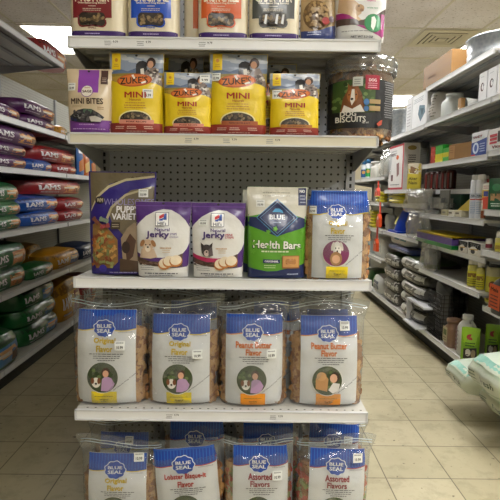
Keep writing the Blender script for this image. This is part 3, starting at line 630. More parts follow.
def jerky(label, x0, x1, yt, yb, variant, Yf, lean, stick=None):
    p = Pack('jerky_pouch', label, 'dog treats', x0, x1, yt, yb, Z3, Yf, .052, '#dfdedb', prof=PCH, wp=((0, .9), (.5, .95), (1, 1)), wr=.0028, lean=lean); a = p.a; W = x1-x0; Hh = yb-yt
    X = lambda u: x0+u*W; Y = lambda v: yt+v*Hh
    us = [0, .1, .2, .35, .5, .65, .8, .9, 1]
    a.band([(X(u), Y(.002)) for u in us], [(X(u), Y(v)) for u, v in zip(us, [.34, .26, .19, .13, .10, .11, .17, .24, .36])], '#4f2a78')
    a.band([(X(u), Y(.05)) for u in us], [(X(u), Y(.062)) for u in us], '#6b4596')
    a.band([(X(1), Y(.5)), (X(.93), Y(.62)), (X(.8), Y(.74)), (X(.6), Y(.8)), (X(.4), Y(.8))], [(X(1), Y(.8)), (X(.93), Y(.86)), (X(.8), Y(.87)), (X(.6), Y(.87)), (X(.4), Y(.82))], '#4f2a78')
    m_ = '#b3285a' if variant else '#4f2a78'
    a.band([(X(u), Y(v)) for u, v in ((0, .66), (.12, .7), (.3, .735), (.5, .74), (.72, .72))], [(X(u), Y(v)) for u, v in ((0, .72), (.12, .755), (.3, .79), (.5, .79), (.72, .76))], m_)
    a.band([(X(u), Y(v)) for u, v in ((0.03, .72), (.14, .755), (.3, .79), (.5, .79), (.86, .68))], [(X(u), Y(v)) for u, v in ((0.03, .79), (.14, .825), (.3, .85), (.5, .86), (.86, .86))], '#5a443a')
    for k in range(18): a.ell(X(rnd.uniform(.08, .5)), Y(rnd.uniform(.79, .83)), 1.8, .8, rnd.choice(['#6f564a', '#463229', '#7d6456']), 7)
    a.rect(X(.37), Y(.14), X(.61), Y(.32), '#5a5a66'); a.rect(X(.38), Y(.147), X(.60), Y(.313), '#f1f0ee')
    a.poly([(X(.44), Y(.23)), (X(.44), Y(.19)), (X(.52), Y(.155)), (X(.53), Y(.2))], '#c62a32'); a.poly([(X(.53), Y(.155)), (X(.57), Y(.155)), (X(.57), Y(.24)), (X(.51), Y(.24))], '#2a4aa0'); a.poly([(X(.44), Y(.235)), (X(.52), Y(.21)), (X(.5), Y(.25)), (X(.44), Y(.25))], '#2a4aa0')
    a.text("Hill's", X(.49), Y(.285), W*.15, Hh*.045, '#15204c', .02)
    a.text('Natural', X(.5), Y(.365), W*.26, Hh*.042, '#46306e', .03); a.text('Jerky', X(.42), Y(.44), W*.4, Hh*.1, '#46306e', .035)
    a.text('MINI' if variant else 'STRIPS', X(.7), Y(.425), W*.12, Hh*.028, '#b3384a' if variant else '#6b5a8a', .03); a.text('STRIPS' if variant else 'chicken', X(.71), Y(.46), W*.15, Hh*.028, '#b3384a' if variant else '#a098b0', .03)
    if variant: a.dog(X(.3), Y(.635), W*.115, '#3a3335', '#2c2628', '#c9b5ae', True); a.poly([(X(.33), Y(.62)), (X(.4), Y(.58)), (X(.42), Y(.7)), (X(.34), Y(.72))], '#5a5052')
    else:
        a.poly([(X(.1), Y(.74)), (X(.13), Y(.62)), (X(.36), Y(.62)), (X(.42), Y(.73)), (X(.3), Y(.75))], '#c9b09a'); a.dog(X(.25), Y(.58), W*.12, '#cdb096', '#a5774e', '#e6d8c8')
    for u, v in ((.52, .82), (.6, .79), (.72, .78)): a.ell(X(u+.03), Y(v), W*.115, Hh*.075, '#b07038', 16, -.2); a.ell(X(u+.03), Y(v-.015), W*.1, Hh*.065, '#e3d3b8', 16, -.2)
    a.lines(X(.46), Y(.6), X(.68), 1, 1, 1.2, '#c9a27a', 3); a.lines(X(.5), Y(.63), X(.66), 2, 2, .8, '#d5bfa0', 5)
    a.lines(X(.1), Y(.835), X(.36), 3, 2, .7, '#8b8b90', 8); a.lines(X(.16), Y(.935), X(.82), 1, 1, 1.1, '#5c5c64', 9); a.lines(X(.24), Y(.965), X(.72), 1, 1, .9, '#8c8c94', 10)
    p.hole(X(.5), Y(.025)); return p.done(stick)
jerky('white and purple jerky pouch with tan puppy', 134, 190, 202, 275, 0, 1.515, .04)
jerky('white and purple jerky pouch with black prick-eared dog', 190, 245, 203, 275.5, 1, 1.517, .03, (202.5, 222, 9, 6))
def bars(label, x0, x1, yt, yb, Yf, stick):
    p = Pack('treat_pouch', label, 'dog treats', x0, x1, yt, yb, Z3, Yf, .07, '#5fa32c', prof=PCH, wp=((0, .93), (.5, .95), (1, .98)), wr=.003, lean=.03); a = p.a; W = x1-x0; Hh = yb-yt
    X = lambda u: x0+u*W; Y = lambda v: yt+v*Hh; us = [0, .15, .35, .5, .65, .85, 1]
    a.band([(X(u), Y(.33)) for u in us], [(X(u), Y(v)) for u, v in zip(us, [.42, .45, .5, .54, .5, .46, .42])], '#1f2c5c')
    a.band([(X(u), Y(.002)) for u in us], [(X(u), Y(v)) for u, v in zip(us, [.33, .31, .28, .27, .29, .32, .36])], '#d6d3c6')
    a.lines(X(.25), Y(.06), X(.72), 2, 3, .8, '#a8a698', 4)
    a.rect(X(.84), Y(.01), X(.97), Y(.2), '#1f2c5c'); a.text('NO', X(.905), Y(.045), W*.08, Hh*.03, '#e5e7ee', .05); a.lines(X(.86), Y(.09), X(.96), 3, 3.2, 1, '#b8bfd6', 5)
    a.band([(X(u), Y(v)) for u, v in zip(us, [.88, .9, .92, .915, .89, .86, .83])], [(X(u), Y(.998)) for u in us], '#1f2c5c')
    cx, cy = X(.5), Y(.335); D = lambda r: [(cx-r*1.12, cy), (cx, cy-r), (cx+r*1.12, cy), (cx, cy+r)]
    a.poly(D(18.6), '#4f9ad0'); a.poly(D(17.9), '#162048'); a.poly(D(15.6), '#6f96c0'); a.poly(D(15), '#1a2654')
    a.poly([(cx-5, cy-5.5), (cx-2, cy-9), (cx+2, cy-9), (cx+5, cy-7), (cx+6, cy-4.6), (cx+2, cy-5.4)], '#4fa3d8'); a.text('BLUE', cx, cy-.6, 15, 4.4, '#e3e7ee', .03); a.lines(cx-4.5, cy+4.2, cx+4.5, 1, 1, .8, '#9fb3cf', 5)
    a.text('Health Bars', X(.5), Y(.635), W*.78, Hh*.085, '#1f4a1a', .04, .02); a.text('Health Bars', X(.5), Y(.63), W*.76, Hh*.08, '#eef0e8', .025, .02)
    a.lines(X(.2), Y(.695), X(.74), 1, 1, 1.4, '#d6e2bc', 6); a.rect(X(.28), Y(.79), X(.55), Y(.83), '#1f2c5c'); a.text('ORIGINAL', X(.415), Y(.81), W*.22, Hh*.02, '#e9ebee', .04)
    for k in range(9): a.scal(X(rnd.uniform(.08, .92)), Y(rnd.uniform(.45, .86)), 2, 2, '#69ae36', 5, .3)
    a.rect(X(.585), Y(.745), X(.865), Y(.885), '#8d5c2e'); a.rect(X(.6), Y(.752), X(.855), Y(.872), '#c08c52'); a.bone(X(.725), Y(.812), W*.17, Hh*.06, '#a8733e')
    a.lines(X(.28), Y(.85), X(.5), 2, 2, .8, '#c5dba8', 5); a.lines(X(.66), Y(.94), X(.86), 1, 1, 1.2, '#a9b6d6', 3)
    return p.done(stick)
bars('green and navy health bars pouch set back behind its twin', 241, 296, 190, 275, 1.615, None)
bars('green and navy health bars pouch at the front of the third shelf', 245.5, 307.5, 187, 277.8, 1.517, (259.5, 203.5, 8.6, 6.8))

# ---- zip-bags of biscuits with printed card
FLV = {'o': (('Original', 'Flavor'), '#dfbb10', '#ecd21a'), 'p': (('Peanut Butter', 'Flavor'), '#e0741a', '#e8931e'), 'l': (('Lobster Bisque-it', 'Flavor'), '#b8322c', '#c9453c'), 'a': (('Assorted', 'Flavors'), '#9a2436', '#b8453c')}
STR = '#2f6fd0'; HB = '#1448b0'
def zipbag(label, P, z, Yf, panel, yt, yb, flav, bag, stick=None, t=.085, header=.21, photo='p', tight=False, lean=0, ry=0, full=False, mixb=None, seed=1):
    """P plastic x range; panel x range; yt/yb panel top and base rows; bag row of the plastic top"""
    words_, tc, yc = FLV[flav]; xc = (P[0]+P[1])/2; p0 = at(xc, yb, 1, Yf); sc = (p0-Vector((0, 0, H))).dot(AF)/F
    h = at(xc, yt, 1, Yf).z-z; hb = at(xc, bag, 1, Yf).z-z; w = (P[1]-P[0])*sc
    root = thing('biscuit_zip_bag', label, 'dog treats', (p0.x, Yf+t/2+.006, z+.001), 0, None, ry=ry); rr = random.Random(seed)
    wb = w*(.97 if tight else .90)
    inner = Skin(wb, h*.98, t, prof=((0, .8), (.07, 1), (.6, .85), (.85, .5), (1, .25)), wr=.002, seed=seed, n=3.2, lean=lean, wp=((0, .94), (.5, 1), (.85, .96), (1, .9)))
    bs = {'a': [BISC, BISM, BISR, BISD]}.get(flav, [BISC, BISC, BISC, BISD]) if not mixb else mixb
    q = B(); fill = Skin(wb*.96, h*(.80 if not tight else .8), t*.84, prof=((0, .8), (.07, 1), (.7, .9), (1, .35)), wr=.002, seed=seed, n=3.2, lean=lean); fill.mesh(q, BISD, None, 16, 20)
    px0 = (panel[0]-xc)*sc; px1 = (panel[1]-xc)*sc; n_ = 0
    while n_ < 95:
        x = rr.uniform(-wb/2*.97, wb/2*.97); zz = rr.uniform(.01, h*.76)
        if px0+.012 < x < px1-.012: continue
        zz = min(zz, h*.8); n_ += 1
        s_ = fill.S(x, zz, -.002); nx = x/(wb/2); bone3(q, s_, rr.uniform(.026, .036), rr.random()*3.1, (nx**3*1.2, -1, .1), rr.choice(bs))
    o = q.build('biscuits', root); o['kind'] = 'stuff'
    # card
    q = B(); W = panel[1]-panel[0]; T = lambda a_, c_: ((panel[0]+a_*W-xc)*sc, (1-c_)*h*.985+.003); S = lambda x, zz, l: inner.S(x, zz, .0055+l)
    gu = [i/24 for i in range(25)]; gv = [i/40 for i in range(41)]
    q.grid(lambda u, v: S(*T(u, 1-v), 0), gu, gv, K('#eeedeb')); q.grid(lambda u, v: S(*T(u, 1-v), -.0006), gu, gv, K('#c9c7c2'))
    a = Art(q, T, S, cell=.009); hd = header; hx0, hx1 = (0.003, .997)
    if full: hx0, hx1 = (P[0]-panel[0])/W+.02, (P[1]-panel[0])/W-.02
    us = [hx0+(hx1-hx0)*k/12 for k in range(13)]
    a.band([(u, .002) for u in us], [(u, hd+.014*sin(u*9+1)+.006) for u in us], yc); a.band([(u, .002) for u in us], [(u, hd+.014*sin(u*9+1)-.004) for u in us], HB)
    k = hx0+.02
    while k < hx1-.01: a.rect(k, .004, k+.012, hd-.018, STR); k += .052
    bx, by = (.47, hd*.93); ar = W*sc/h
    a.scal(bx, by, .185, .185*ar*.80, '#e9eef4', 9, .05); a.scal(bx, by, .17, .17*ar*.80, '#1648ac', 9, .05)
    a.text('BLUE', bx, by-.19*ar*.16-.006, .24, .038, '#f2f4f6', .03); a.text('SEAL', bx, by+.026, .24, .038, '#f2f4f6', .03); a.lines(.7, hd+.02, .96, 1, 1, .005, '#8a8f98', 3)
    if full: a.rect(hx0, .002, hx1, .02, '#2b62c4')
    lw, lw2 = {'o': (.36, .27), 'p': (.62, .27), 'l': (.66, .25), 'a': (.42, .34)}[flav]
    a.text(words_[0], .49, hd+.115, lw, .064, tc, .045); a.text(words_[1], .49, hd+.195, lw2, .064, tc, .045)
    a.lines(.22, hd+.245, .82, 1, 1, .008, '#4b4b50', 4); a.lines(.26, hd+.268, .8, 2, .022, .008, '#66666c', 5); a.lines(.34, hd+.314, .7, 1, 1, .008, '#3e3e44', 6)
    cx, cy, cr = .46, .71, .26; cry = cr*ar*1.0
    a.rect(.27, .86, .70, .997, yc); a.ell(cx, cy, cr*1.04, cry*1.04, '#efece6', 30)
    if photo == 'w':
        a.ell(cx, cy, cr, cry, '#7c2a5c', 30); a.dog(cx+.02, cy-.045, .10, '#e9e4dc', '#dcd3c6', '#f1ece4')
        a.ell(cx, cy+.06, .12, .12*ar*1.2, '#a07850', 16); a.ell(cx, cy+.065, .08, .08*ar*1.1, '#d9a988', 14)
    else:
        a.ell(cx, cy, cr, cry, '#3c4a2a', 30)
        for k in range(14): t_ = rr.random()*6.28; q_ = rr.random()**.5*.8; a.ell(cx+cr*q_*cos(t_), cy-cry*.1+cry*.75*q_*sin(t_), .035, .02, rr.choice(['#55683a', '#2c3a20', '#66784a']), 7)
        if photo == 'k':
            a.poly([(cx-.2, cy+.09), (cx-.2, cy-.03), (cx-.06, cy-.09), (cx+.02, cy-.02), (cx+.0, cy+.12)], '#b98a5a'); a.ell(cx-.1, cy-.05, .085, .05, '#c79a68', 14); a.ell(cx+.13, cy-.04, .09, .06, '#3a2820', 14); a.ell(cx+.11, cy-.03, .065, .05, '#d9a98c', 12)
            a.poly([(cx+.02, cy+.1), (cx+.1, cy+.02), (cx+.22, cy+.03), (cx+.2, cy+.11), (cx+.1, cy+.14)], '#d8d5d0')
        else:
            a.poly([(cx-.02, cy+.14), (cx, cy+.01), (cx+.06, cy-.02), (cx+.15, cy), (cx+.21, cy+.06), (cx+.17, cy+.12), (cx+.08, cy+.145)], '#b492b8'); a.ell(cx+.06, cy-.06, .07, .05, '#4a3226', 14); a.ell(cx+.06, cy-.045, .05, .037, '#d8a688', 12)
            a.ell(cx-.1, cy+.05, .075, .055, '#e4dfd6', 14); a.ell(cx-.16, cy+.03, .03, .035, '#7d4a2c', 9); a.ell(cx-.05, cy+.03, .03, .035, '#7d4a2c', 9); a.ell(cx-.1, cy+.06, .02, .012, '#201816', 7)
    a.text('All Natural Dog Treats', .83, cy+.045, .4, .016, '#5c5c60', .02, -.45); a.lines(.32, .905, .64, 1, 1, .006, '#7a6a2a', 7); a.text(words_[0], .49, .945, .14, .016, '#3c3420', .03); a.lines(.43, .963, .55, 1, 1, .006, '#3c3420', 8)
    q.build('printed_card', root)
    # film
    q = B(); Sk = Skin(w, hb, t+.024, prof=((0, .85), (.05, 1), (.55, .95), (.78, .6), (.9, .2), (1, .05)), wp=((0, .93), (.5, .96), (.8, .97), (1, 1.12)) if not tight else ((0, .95), (1, 1)), wr=.010 if not tight else .004, k=21, seed=seed+5, n=3, lean=lean, top=(lambda u: .012*sin(u*2.3+seed)) if not tight else None)
    Sk.mesh(q, FILM2 if tight else FILM); q.build('clear_bag', root)
    if not tight:
        q = B()
        for dz, th in ((.93, .0013), (.955, .0013)): q.tube([Sk.S(-w*.5+w*k/16, hb*dz, .001) for k in range(17)], th, K('#c6d2dc'), 5)
        q.build('zip_seal', root)
    if stick: sticker(root, lambda x, zz, l: inner.S(x, zz, .016+l), lambda a_, c_: T(a_, c_), stick[0], stick[1], .17, .17*ar*.92, rot=stick[2] if len(stick) > 2 else 0)
    return root
zipbag('full-width blue-topped bag of original flavor biscuits on the third shelf', (306.5, 371), Z3, 1.515, (312, 362), 190.5, 277.5, 'o', 188.5, (-.02, .22), t=.07, header=.26, photo='w', tight=True, lean=.02, full=True, seed=3)
zipbag('second blue-topped biscuit bag tucked behind the front one on the third shelf', (299, 352), Z3, 1.61, (306, 348), 200, 275, 'o', 198, None, t=.06, header=.26, photo='w', tight=True, full=True, seed=4)
# fourth shelf, back row then front row
zipbag('zip-bag of original flavor biscuits behind the first bag on the fourth shelf', (84, 150), Z4, 1.66, (95, 141), 312, 396, 'o', 293, None, seed=21)
zipbag('blue-topped zip-bag behind the pair of yellow-lettered bags on the fourth shelf', (160, 226), Z4, 1.66, (170, 216), 302, 396, 'o', 292, None, seed=22)
zipbag('zip-bag peeping out between the two peanut butter bags on the fourth shelf', (238, 304), Z4, 1.66, (253, 299), 303, 396, 'p', 290, None, seed=23)
zipbag('zip-bag behind the peanut butter bag at the end of the fourth shelf', (300, 352), Z4, 1.66, (306, 350), 311, 396, 'p', 291, None, seed=24)
zipbag('zip-bag of original flavor biscuits standing at the outer corner of the fourth shelf', (69, 146), Z4, 1.53, (76, 135), 312, 404.5, 'o', 300, (.76, .36), seed=11, lean=.03)
zipbag('zip-bag of original flavor biscuits with sticker low beside the lettering', (144, 219), Z4, 1.535, (151, 209), 317, 405, 'o', 301, (.8, .42), seed=12, lean=.04)
zipbag('zip-bag of peanut butter flavor biscuits with sticker beside the word Flavor', (218, 288), Z4, 1.53, (225, 282), 317, 407, 'p', 303, (.8, .41), seed=13, lean=.04)
zipbag('zip-bag of peanut butter flavor biscuits with sticker on the blue header', (288, 366), Z4, 1.535, (300, 357), 318.5, 407, 'p', 303, (.76, .1), seed=14, photo='k', lean=.04)
# bottom deck
zipbag('yellow-edged zip-bag standing behind on the bottom deck at the outer end', (88, 160), Z5, 1.655, (100, 148), 436, 528, 'o', 421, (.62, .08), seed=31)
zipbag('zip-bag of lobster flavor biscuits in shadow behind on the bottom deck', (162, 228), Z5, 1.655, (169, 223), 424, 520, 'l', 418, None, seed=32)
zipbag('zip-bag of assorted biscuits with blue header behind on the bottom deck', (234, 300), Z5, 1.655, (242, 292), 427, 522, 'a', 418, None, seed=33)
zipbag('tilted zip-bag of assorted biscuits behind at the far end of the bottom deck', (296, 360), Z5, 1.655, (304, 354), 427, 524, 'a', 420, (.76, .16), seed=34, ry=.05)
zipbag('zip-bag of original flavor biscuits at the front of the bottom deck', (79, 160), Z5, 1.53, (88, 146), 458, 552, 'o', 445, (.88, .02), seed=41)
zipbag('tilted lobster bisque-it flavor biscuit bag on the bottom deck', (155, 225), Z5, 1.53, (160, 222), 452, 550, 'l', 447, None, tight=True, full=True, header=.2, seed=42, ry=-.09)
zipbag('zip-bag of assorted flavors biscuits with sticker beside the lettering on the bottom deck', (222, 292), Z5, 1.53, (232, 287), 450, 552, 'a', 443, (.8, .3), seed=43)
zipbag('zip-bag of assorted flavors biscuits with sticker on its blue header on the bottom deck', (293, 368), Z5, 1.535, (306, 362), 453, 552, 'a', 443, (.84, .08), seed=44, ry=.03)
# ================================================================= GOODS ON THE SIDE SHELVES
def frame(side, X, p0, p1, pb):
    ya, yb_ = at(p0, pb, 0, X).y, at(p1, pb, 0, X).y
    return (ya+yb_)/2, abs(ya-yb_), (-pi/2 if side > 0 else pi/2)
def zof(p, py, X): return at(p, py, 0, X).z
UT = lambda w, h: (lambda u, v: ((u-.5)*w, (1-v)*h))
def gbox(label, cat, side, X, p0, p1, pb, pt, z, d, col, art=None, end=None, name='carton', h=None, pm=None, grp=None, turn=0, bev=.002):
    yc, w, rz = frame(side, X, p0, p1, pb); h = h or zof(pm or p1, pt, X)-z
    q = B(); q.box(-w/2, w/2, 0, d, 0, h, C(col) if isinstance(col, str) else col)
    if art: art(Art(q, UT(w, h), lambda x, zz, l: (x, -l, zz), mat=C, flat=True))
    if end: end(Art(q, lambda u, v: (u*d, (1-v)*h), lambda x, zz, l: (w/2+l, x, zz), mat=C, flat=True))
    o = q.build(name); o.location = (X, yc, z+.0008); o.rotation_euler.z = rz+turn; tag(o, label, cat, grp); return o
def softbag(label, side, X, p0, p1, pb, z, h, d, col, art=None, topc=None, name='dog_food_bag', cat='pet food', n=6, wr=.006, seed=None, crown=.015, prof=((0, .82), (.2, .95), (.5, 1), (.8, .94), (1, .78)), sag=.2, grp=None, k=9, tilt=0, face=None):
    yc, w, rz = frame(side, X, p0, p1, pb); xo = X+(d/2 if side > 0 else -d/2)
    if face is not None: c_ = at((p0+p1)/2, pb, 0, X); w = (p1-p0)*c_.y/F; yc = c_.y; rz = face; xo = X
    if prof is PCH: sag = .02; crown = 0
    sk = Skin(w, h, d, prof=prof, n=n, wr=wr, k=k, seed=seed if seed is not None else len(COL.objects)*.61, crown=crown, top=lambda u: -sag*h*abs(u)**4)
    if topc: sk.topmat = K(topc)
    q = B(); sk.mesh(q, K(col) if isinstance(col, str) else col, None, max(8, int(w/.03)), max(5, int(h/.025)))
    if art: art(Art(q, UT(w, h), sk.S, cell=.03))
    o = q.build(name); o.location = (xo, yc, z+.001); o.rotation_euler = (tilt, 0, rz); tag(o, label, cat, grp); return o
def food(col, dark, patch='#c9772e'):
    def f(a):
        a.poly([(.02, .1), (.3, .02), (.98, .02), (.98, .2), (.4, .3), (.02, .3)], dark)
        a.poly([(.5, .32), (.95, .26), (.96, .86), (.52, .9)], patch); a.poly([(.55, .4), (.8, .36), (.84, .6), (.6, .66)], '#e3b27a'); a.poly([(.74, .55), (.93, .45), (.94, .82), (.76, .84)], '#5e3420')
        a.poly([(.5, .5), (.72, .47), (.73, .58), (.52, .6)], '#e6ddd0')
        a.text('IAMS', .26, .55, .31, .30, '#e9e6ea', .03, -.04); a.lines(.1, .82, .44, 1, .1, .05, '#cfc6d2', 5)
    return f
PU, GR, RE, BU, YE = ('#4e1454', '#340a3a'), ('#15612e', '#0c3f1d'), ('#961c22', '#5e1014'), ('#1a4fa6', '#10306c'), ('#c98f1c', '#8e5f10')
XL = -1.60
def lbag(label, p0, p1, pb, pt, z, c, d=.36, X=XL, h=None, patch='#c9772e', pm=None, art=True, **k):
    pm = pm if pm is not None else (max(p0, 0)+p1)/2
    z = z if z is not None else zof(pm, pb, X); h = h or zof(pm, pt, X)-z
    return softbag(label, -1, X, p0, p1, pb, z, h, d, c[0], food(c[0], c[1], patch) if art else None, **{'wr': .011, 'k': 8, **k})
lbag('red and orange pack lying on the very top of the shelving', 44, 71, 66, 48, 2.383, RE, h=.15, X=-1.62, d=.3)
z2, z3, z4, z5, z0 = 1.798, 1.473, 1.056, .653, .168
lbag('purple dog food bag lying at the cut-off end of the second shelf down', -14, 27, 120, 108, z2, PU, pm=20)
lbag('purple dog food bag, lower of the pair on the second shelf down', 28, 60, 131, 118, z2, PU, h=.085)
lbag('purple dog food bag, upper of the pair on the second shelf down', 24, 60, 118, 108, z2+.087, PU, h=.105)
lbag('small yellow and green pouch beside the pair of purple bags', 61, 69, 133, 126, z2, YE, h=.07, d=.12, patch='#2a7a4a')
lbag('purple dog food bag at the bottom of the stack of three', -12, 33, 167, 156, z3, PU, h=.083)
lbag('purple dog food bag in the middle of the stack of three', -12, 33, 156, 145, z3+.085, PU, h=.083)
lbag('bulky shiny purple dog food bag on top of the stack of three', -12, 44, 145, 122, z3+.17, PU, h=.115, patch='#d08a32', crown=.012)
lbag('blue dog food bag lying under the red one, beside the purple stack', 33, 57, 171, 160, z3, BU, h=.085)
lbag('red dog food bag, lower one beside the flat blue bag', 58, 81, 173, 164, z3, RE, h=.085)
lbag('red dog food bag lying across the blue and red bags', 40, 80, 163, 150, z3+.088, RE, h=.115)
for i, (p0, c, l) in enumerate(((80, ('#1d5fa8', '#e3e6ea'), 'blue and white upright pouch glimpsed beside the stacked red bags'), (86, ('#c9661e', '#2a2a2e'), 'orange upright pouch between two blue pouches'), (92, ('#2f5f94', '#c9ccd0'), 'blue upright pouch farthest along the shelf behind the display'))):
    softbag(l, -1, -1.60+.01*i, p0, p0+5.5, 178, z3, .32-.03*(i == 1), .06, c[0], lambda a, c=c: (a.rect(.15, .1, .85, .35, c[1]), a.poly([(.1, .6), (.9, .45), (.9, .8), (.1, .9)], '#c9772e' if c[0] != '#c9661e' else '#e6c070')), name='treat_pouch', cat='pet food', n=3, prof=PCH, wr=.004)
lbag('green dog food bag at the bottom of the stack of three on the middle shelf', -12, 28, 230, 219, z4, GR, h=.094)
lbag('green dog food bag in the middle of the stack of three on the middle shelf', -12, 27.5, 219, 208, z4+.096, GR, h=.094)
lbag('green dog food bag on top of the stack of three on the middle shelf', -12, 25, 208, 192, z4+.192, GR, h=.12)
lbag('blue dog food bag under its twin, between the green and red stacks', 31, 65, 229, 214, z4, BU, h=.11)
lbag('creased blue dog food bag lying on top of another blue one', 26, 64, 214, 198, z4+.112, BU, h=.11)
lbag('red dog food bag at the bottom of the red stack', 66, 87, 223, 213, z4, RE, h=.1)
lbag('red dog food bag in the middle of the red stack', 66, 87, 213, 202, z4+.102, RE, h=.1)
lbag('long dark red dog food bag crowning the red stack', 36, 87, 202, 184, z4+.238, RE, h=.125)
lbag('green dog food bag under another at the cut-off end of the fourth shelf', -14, 32, 275, 258, z5, GR, h=.14)
lbag('green dog food bag lying on another at the cut-off end of the fourth shelf', -12, 33, 258, 240, z5+.142, GR, h=.16)
lbag('flat green dog food bag lying in front of the yellow one', 33, 57, 272, 259, z5, GR, h=.09, d=.22)
lbag('yellow dog food bag with blue patch on the fourth shelf', 58, 83, 266, 248, z5, YE, h=.14, patch='#2a4a86')
lbag('yellow dog food bag pushed back behind the flat green bag', 28, 45, 262, 246, z5, YE, h=.2, X=-1.84, patch='#2a4a86', d=.22)
lbag('dark blue and yellow dog food bag beyond the yellow one', 84, 100, 258, 242, z5, ('#14284e', '#0d1a33'), h=.14, patch='#d2a02a')
lbag('green dog food bag alone at the cut-off end of the base deck', -45, 27, 355, 320, z0, GR, h=.22, patch='#4a86c0', crown=.04, X=-1.55)
lbag('green dog food bag, lowest of the three-bag stack on the base deck', 28, 63, 335, 310, z0, GR, h=.15, patch='#4a86c0')
lbag('green dog food bag, middle of the three-bag stack on the base deck', 26, 62, 320, 300, z0+.152, GR, h=.13, patch='#4a86c0', crown=.03)
lbag('green dog food bag with blue patch, topmost on the base deck', 24, 60, 305, 284, z0+.284, GR, h=.15, patch='#4a86c0', crown=.04)
lbag('yellow dog food bag beyond the green stack on the base deck', 64, 84, 322, 287, z0, YE, h=.36, patch='#8a3020')
lbag('dark red dog food bag lying in shadow beyond the yellow one', 85, 100, 318, 290, z0, RE, h=.3)

# ---------------- right aisle
XR_ = 1.545
def txt(a, s, *r, **k): a.text(s, *r, **k)
CB = '#8a6434'
def cb_art(a): a.rect(.0, .47, 1, .5, '#87623a'); a.text('FRAGILE', .35, .62, .3, .1, '#7d5a36', .02)
gbox('long brown cardboard box on top of the tallest shelf', 'box', 1, XR_-.01, 424, 451, 70, 49.5, 2.252, .12, CB, cb_art, lambda a: a.rect(.0, .48, 1, .51, '#87623a'))
# galvanised tub
yc, w, _ = frame(1, 1.72, 470, 512, 62); q = B(); r_ = .26
q.lathe([(0, 0), (r_*.93, 0), (r_*.95, .01), (r_*.97, .06), (r_*.955, .065), (r_*.985, .12), (r_, .155), (r_*1.02, .16), (r_*1.02, .17), (r_*.99, .17), (r_*.93, .02), (0, .015)], steel(), seg=40)
o = q.build('metal_tub'); o.location = (1.80, 3.66, 2.252); tag(o, 'round galvanised metal tub on top of the tallest shelf', 'tub')
# second level (z 1.935)
q = B(); q.lathe([(0, 0), (.15, 0), (.155, .01), (.15, .03), (.152, .32), (.158, .33), (.15, .335), (.145, .03), (0, .02)], steel(), seg=32)
yc, w, _ = frame(1, 1.72, 395, 407, 138); o = q.build('metal_bucket'); o.location = (1.74, yc-.0, 1.942); tag(o, 'tall galvanised metal bin standing beside the white printed boxes', 'bucket')
q = B(); q.lathe([(0, 0), (.09, 0), (.1, .2), (.105, .21), (.095, .2), (0, .02)], steel(), seg=24)
o = q.build('metal_bucket'); o.location = (1.66, 6.15, 1.942); tag(o, 'small galvanised bucket at the far end of the upper shelf', 'bucket')
def wb(a): a.rect(.04, .03, .96, .97, '#e9ebee'); a.poly([(.5, .35), (.85, .42), (.9, .62), (.6, .85), (.42, .6)], '#5b7a8c'); a.poly([(.55, .45), (.8, .5), (.7, .7)], '#31505e'); a.lines(.1, .12, .8, 3, .05, .02, '#9aa4ae', 3)
gbox('narrow white carton with faint print beside the steel bin', 'box', 1, XR_, 405.5, 411, 133, 97, 1.942, .3, '#d9dadc', lambda a: a.lines(.15, .2, .85, 8, .09, .03, '#a9a4ac', 3))
gbox('large white carton with a grey-blue leaf-shaped picture', 'box', 1, XR_, 411.5, 426, 130, 90, 1.942, .34, '#dedfe0', wb)
softbag('clear plastic wrapped pack of grey cloths beside the white jugs', 1, XR_, 427, 433.5, 124, 1.95, .24, .2, '#a9a49a', lambda a: a.lines(.1, .1, .9, 8, .1, .04, '#5d5850', 4), name='wrapped_pack', cat='pack', n=4, wr=.012, k=24, sag=.1)
def jug(label, side, X, p0, p1, pb, z, h, d, col, cap, art=None, handle=True, neck=.42, cat='jug', name='plastic_jug', rough=.35, depthn=5):
    yc, w, rz = frame(side, X, p0, p1, pb); t = thing(name, label, cat, (X, yc, z+.001), rz); mt = K(col, rough, 'paint') if isinstance(col, str) else col
    q = B(); r2 = []
    for f, zz in ((.0, 0), (.95, 0), (1, .03), (1, .62), (.93, .7), (.75, .78), (neck, .86), (neck, .9)): r2.append((f, zz*h))
    vs = []; seg = 28
    for f, zz in r2:
        for i in range(seg):
            a = 2*pi*i/seg; c, s_ = cos(a), sin(a); k = (abs(c)**4+abs(s_)**4)**-.25 if f > neck+.01 else 1
            vs.append((w/2*f*c*k, d/2+(d/2 if f > neck+.01 else w/2)*f*s_*k*(1 if f > neck+.01 else 1), zz))
    q.add(vs, [(j*seg+i, j*seg+(i+1) % seg, (j+1)*seg+(i+1) % seg, (j+1)*seg+i) for j in range(len(r2)-1) for i in range(seg)], mt, True)
    if art: art(Art(q, UT(w, h), lambda x, zz, l: (x, -l-.0015, zz), mat=C, flat=True))
    q.build('jug_body', t)
    if handle:
        q = B(); q.tube([(w*.28, d*.5, h*.82), (w*.46, d*.5, h*.86), (w*.5, d*.5, h*.7), (w*.46, d*.5, h*.55)], w*.06, mt, 8); q.build('handle', t)
    q = B(); q.lathe([(0, h*.885), (w/2*neck*1.12, h*.885), (w/2*neck*1.12, h*.99), (w/2*neck, h), (0, h)], K(cap, .4, 'paint'), cy=d/2, seg=20); q.build('cap', t)
    return t
jug('wide-mouthed translucent white jug on the upper shelf under the cardboard box', 1, XR_+.02, 438.5, 447.5, 118, 1.95, .19, .17, '#d3d8d6', '#d9dddb', None, False, .62)
jug('white jug half hidden behind the wide-mouthed one', 1, XR_+.05, 433.5, 438.5, 122, 1.95, .2, .12, '#d6d8d4', '#dadcda', None, True, .5)
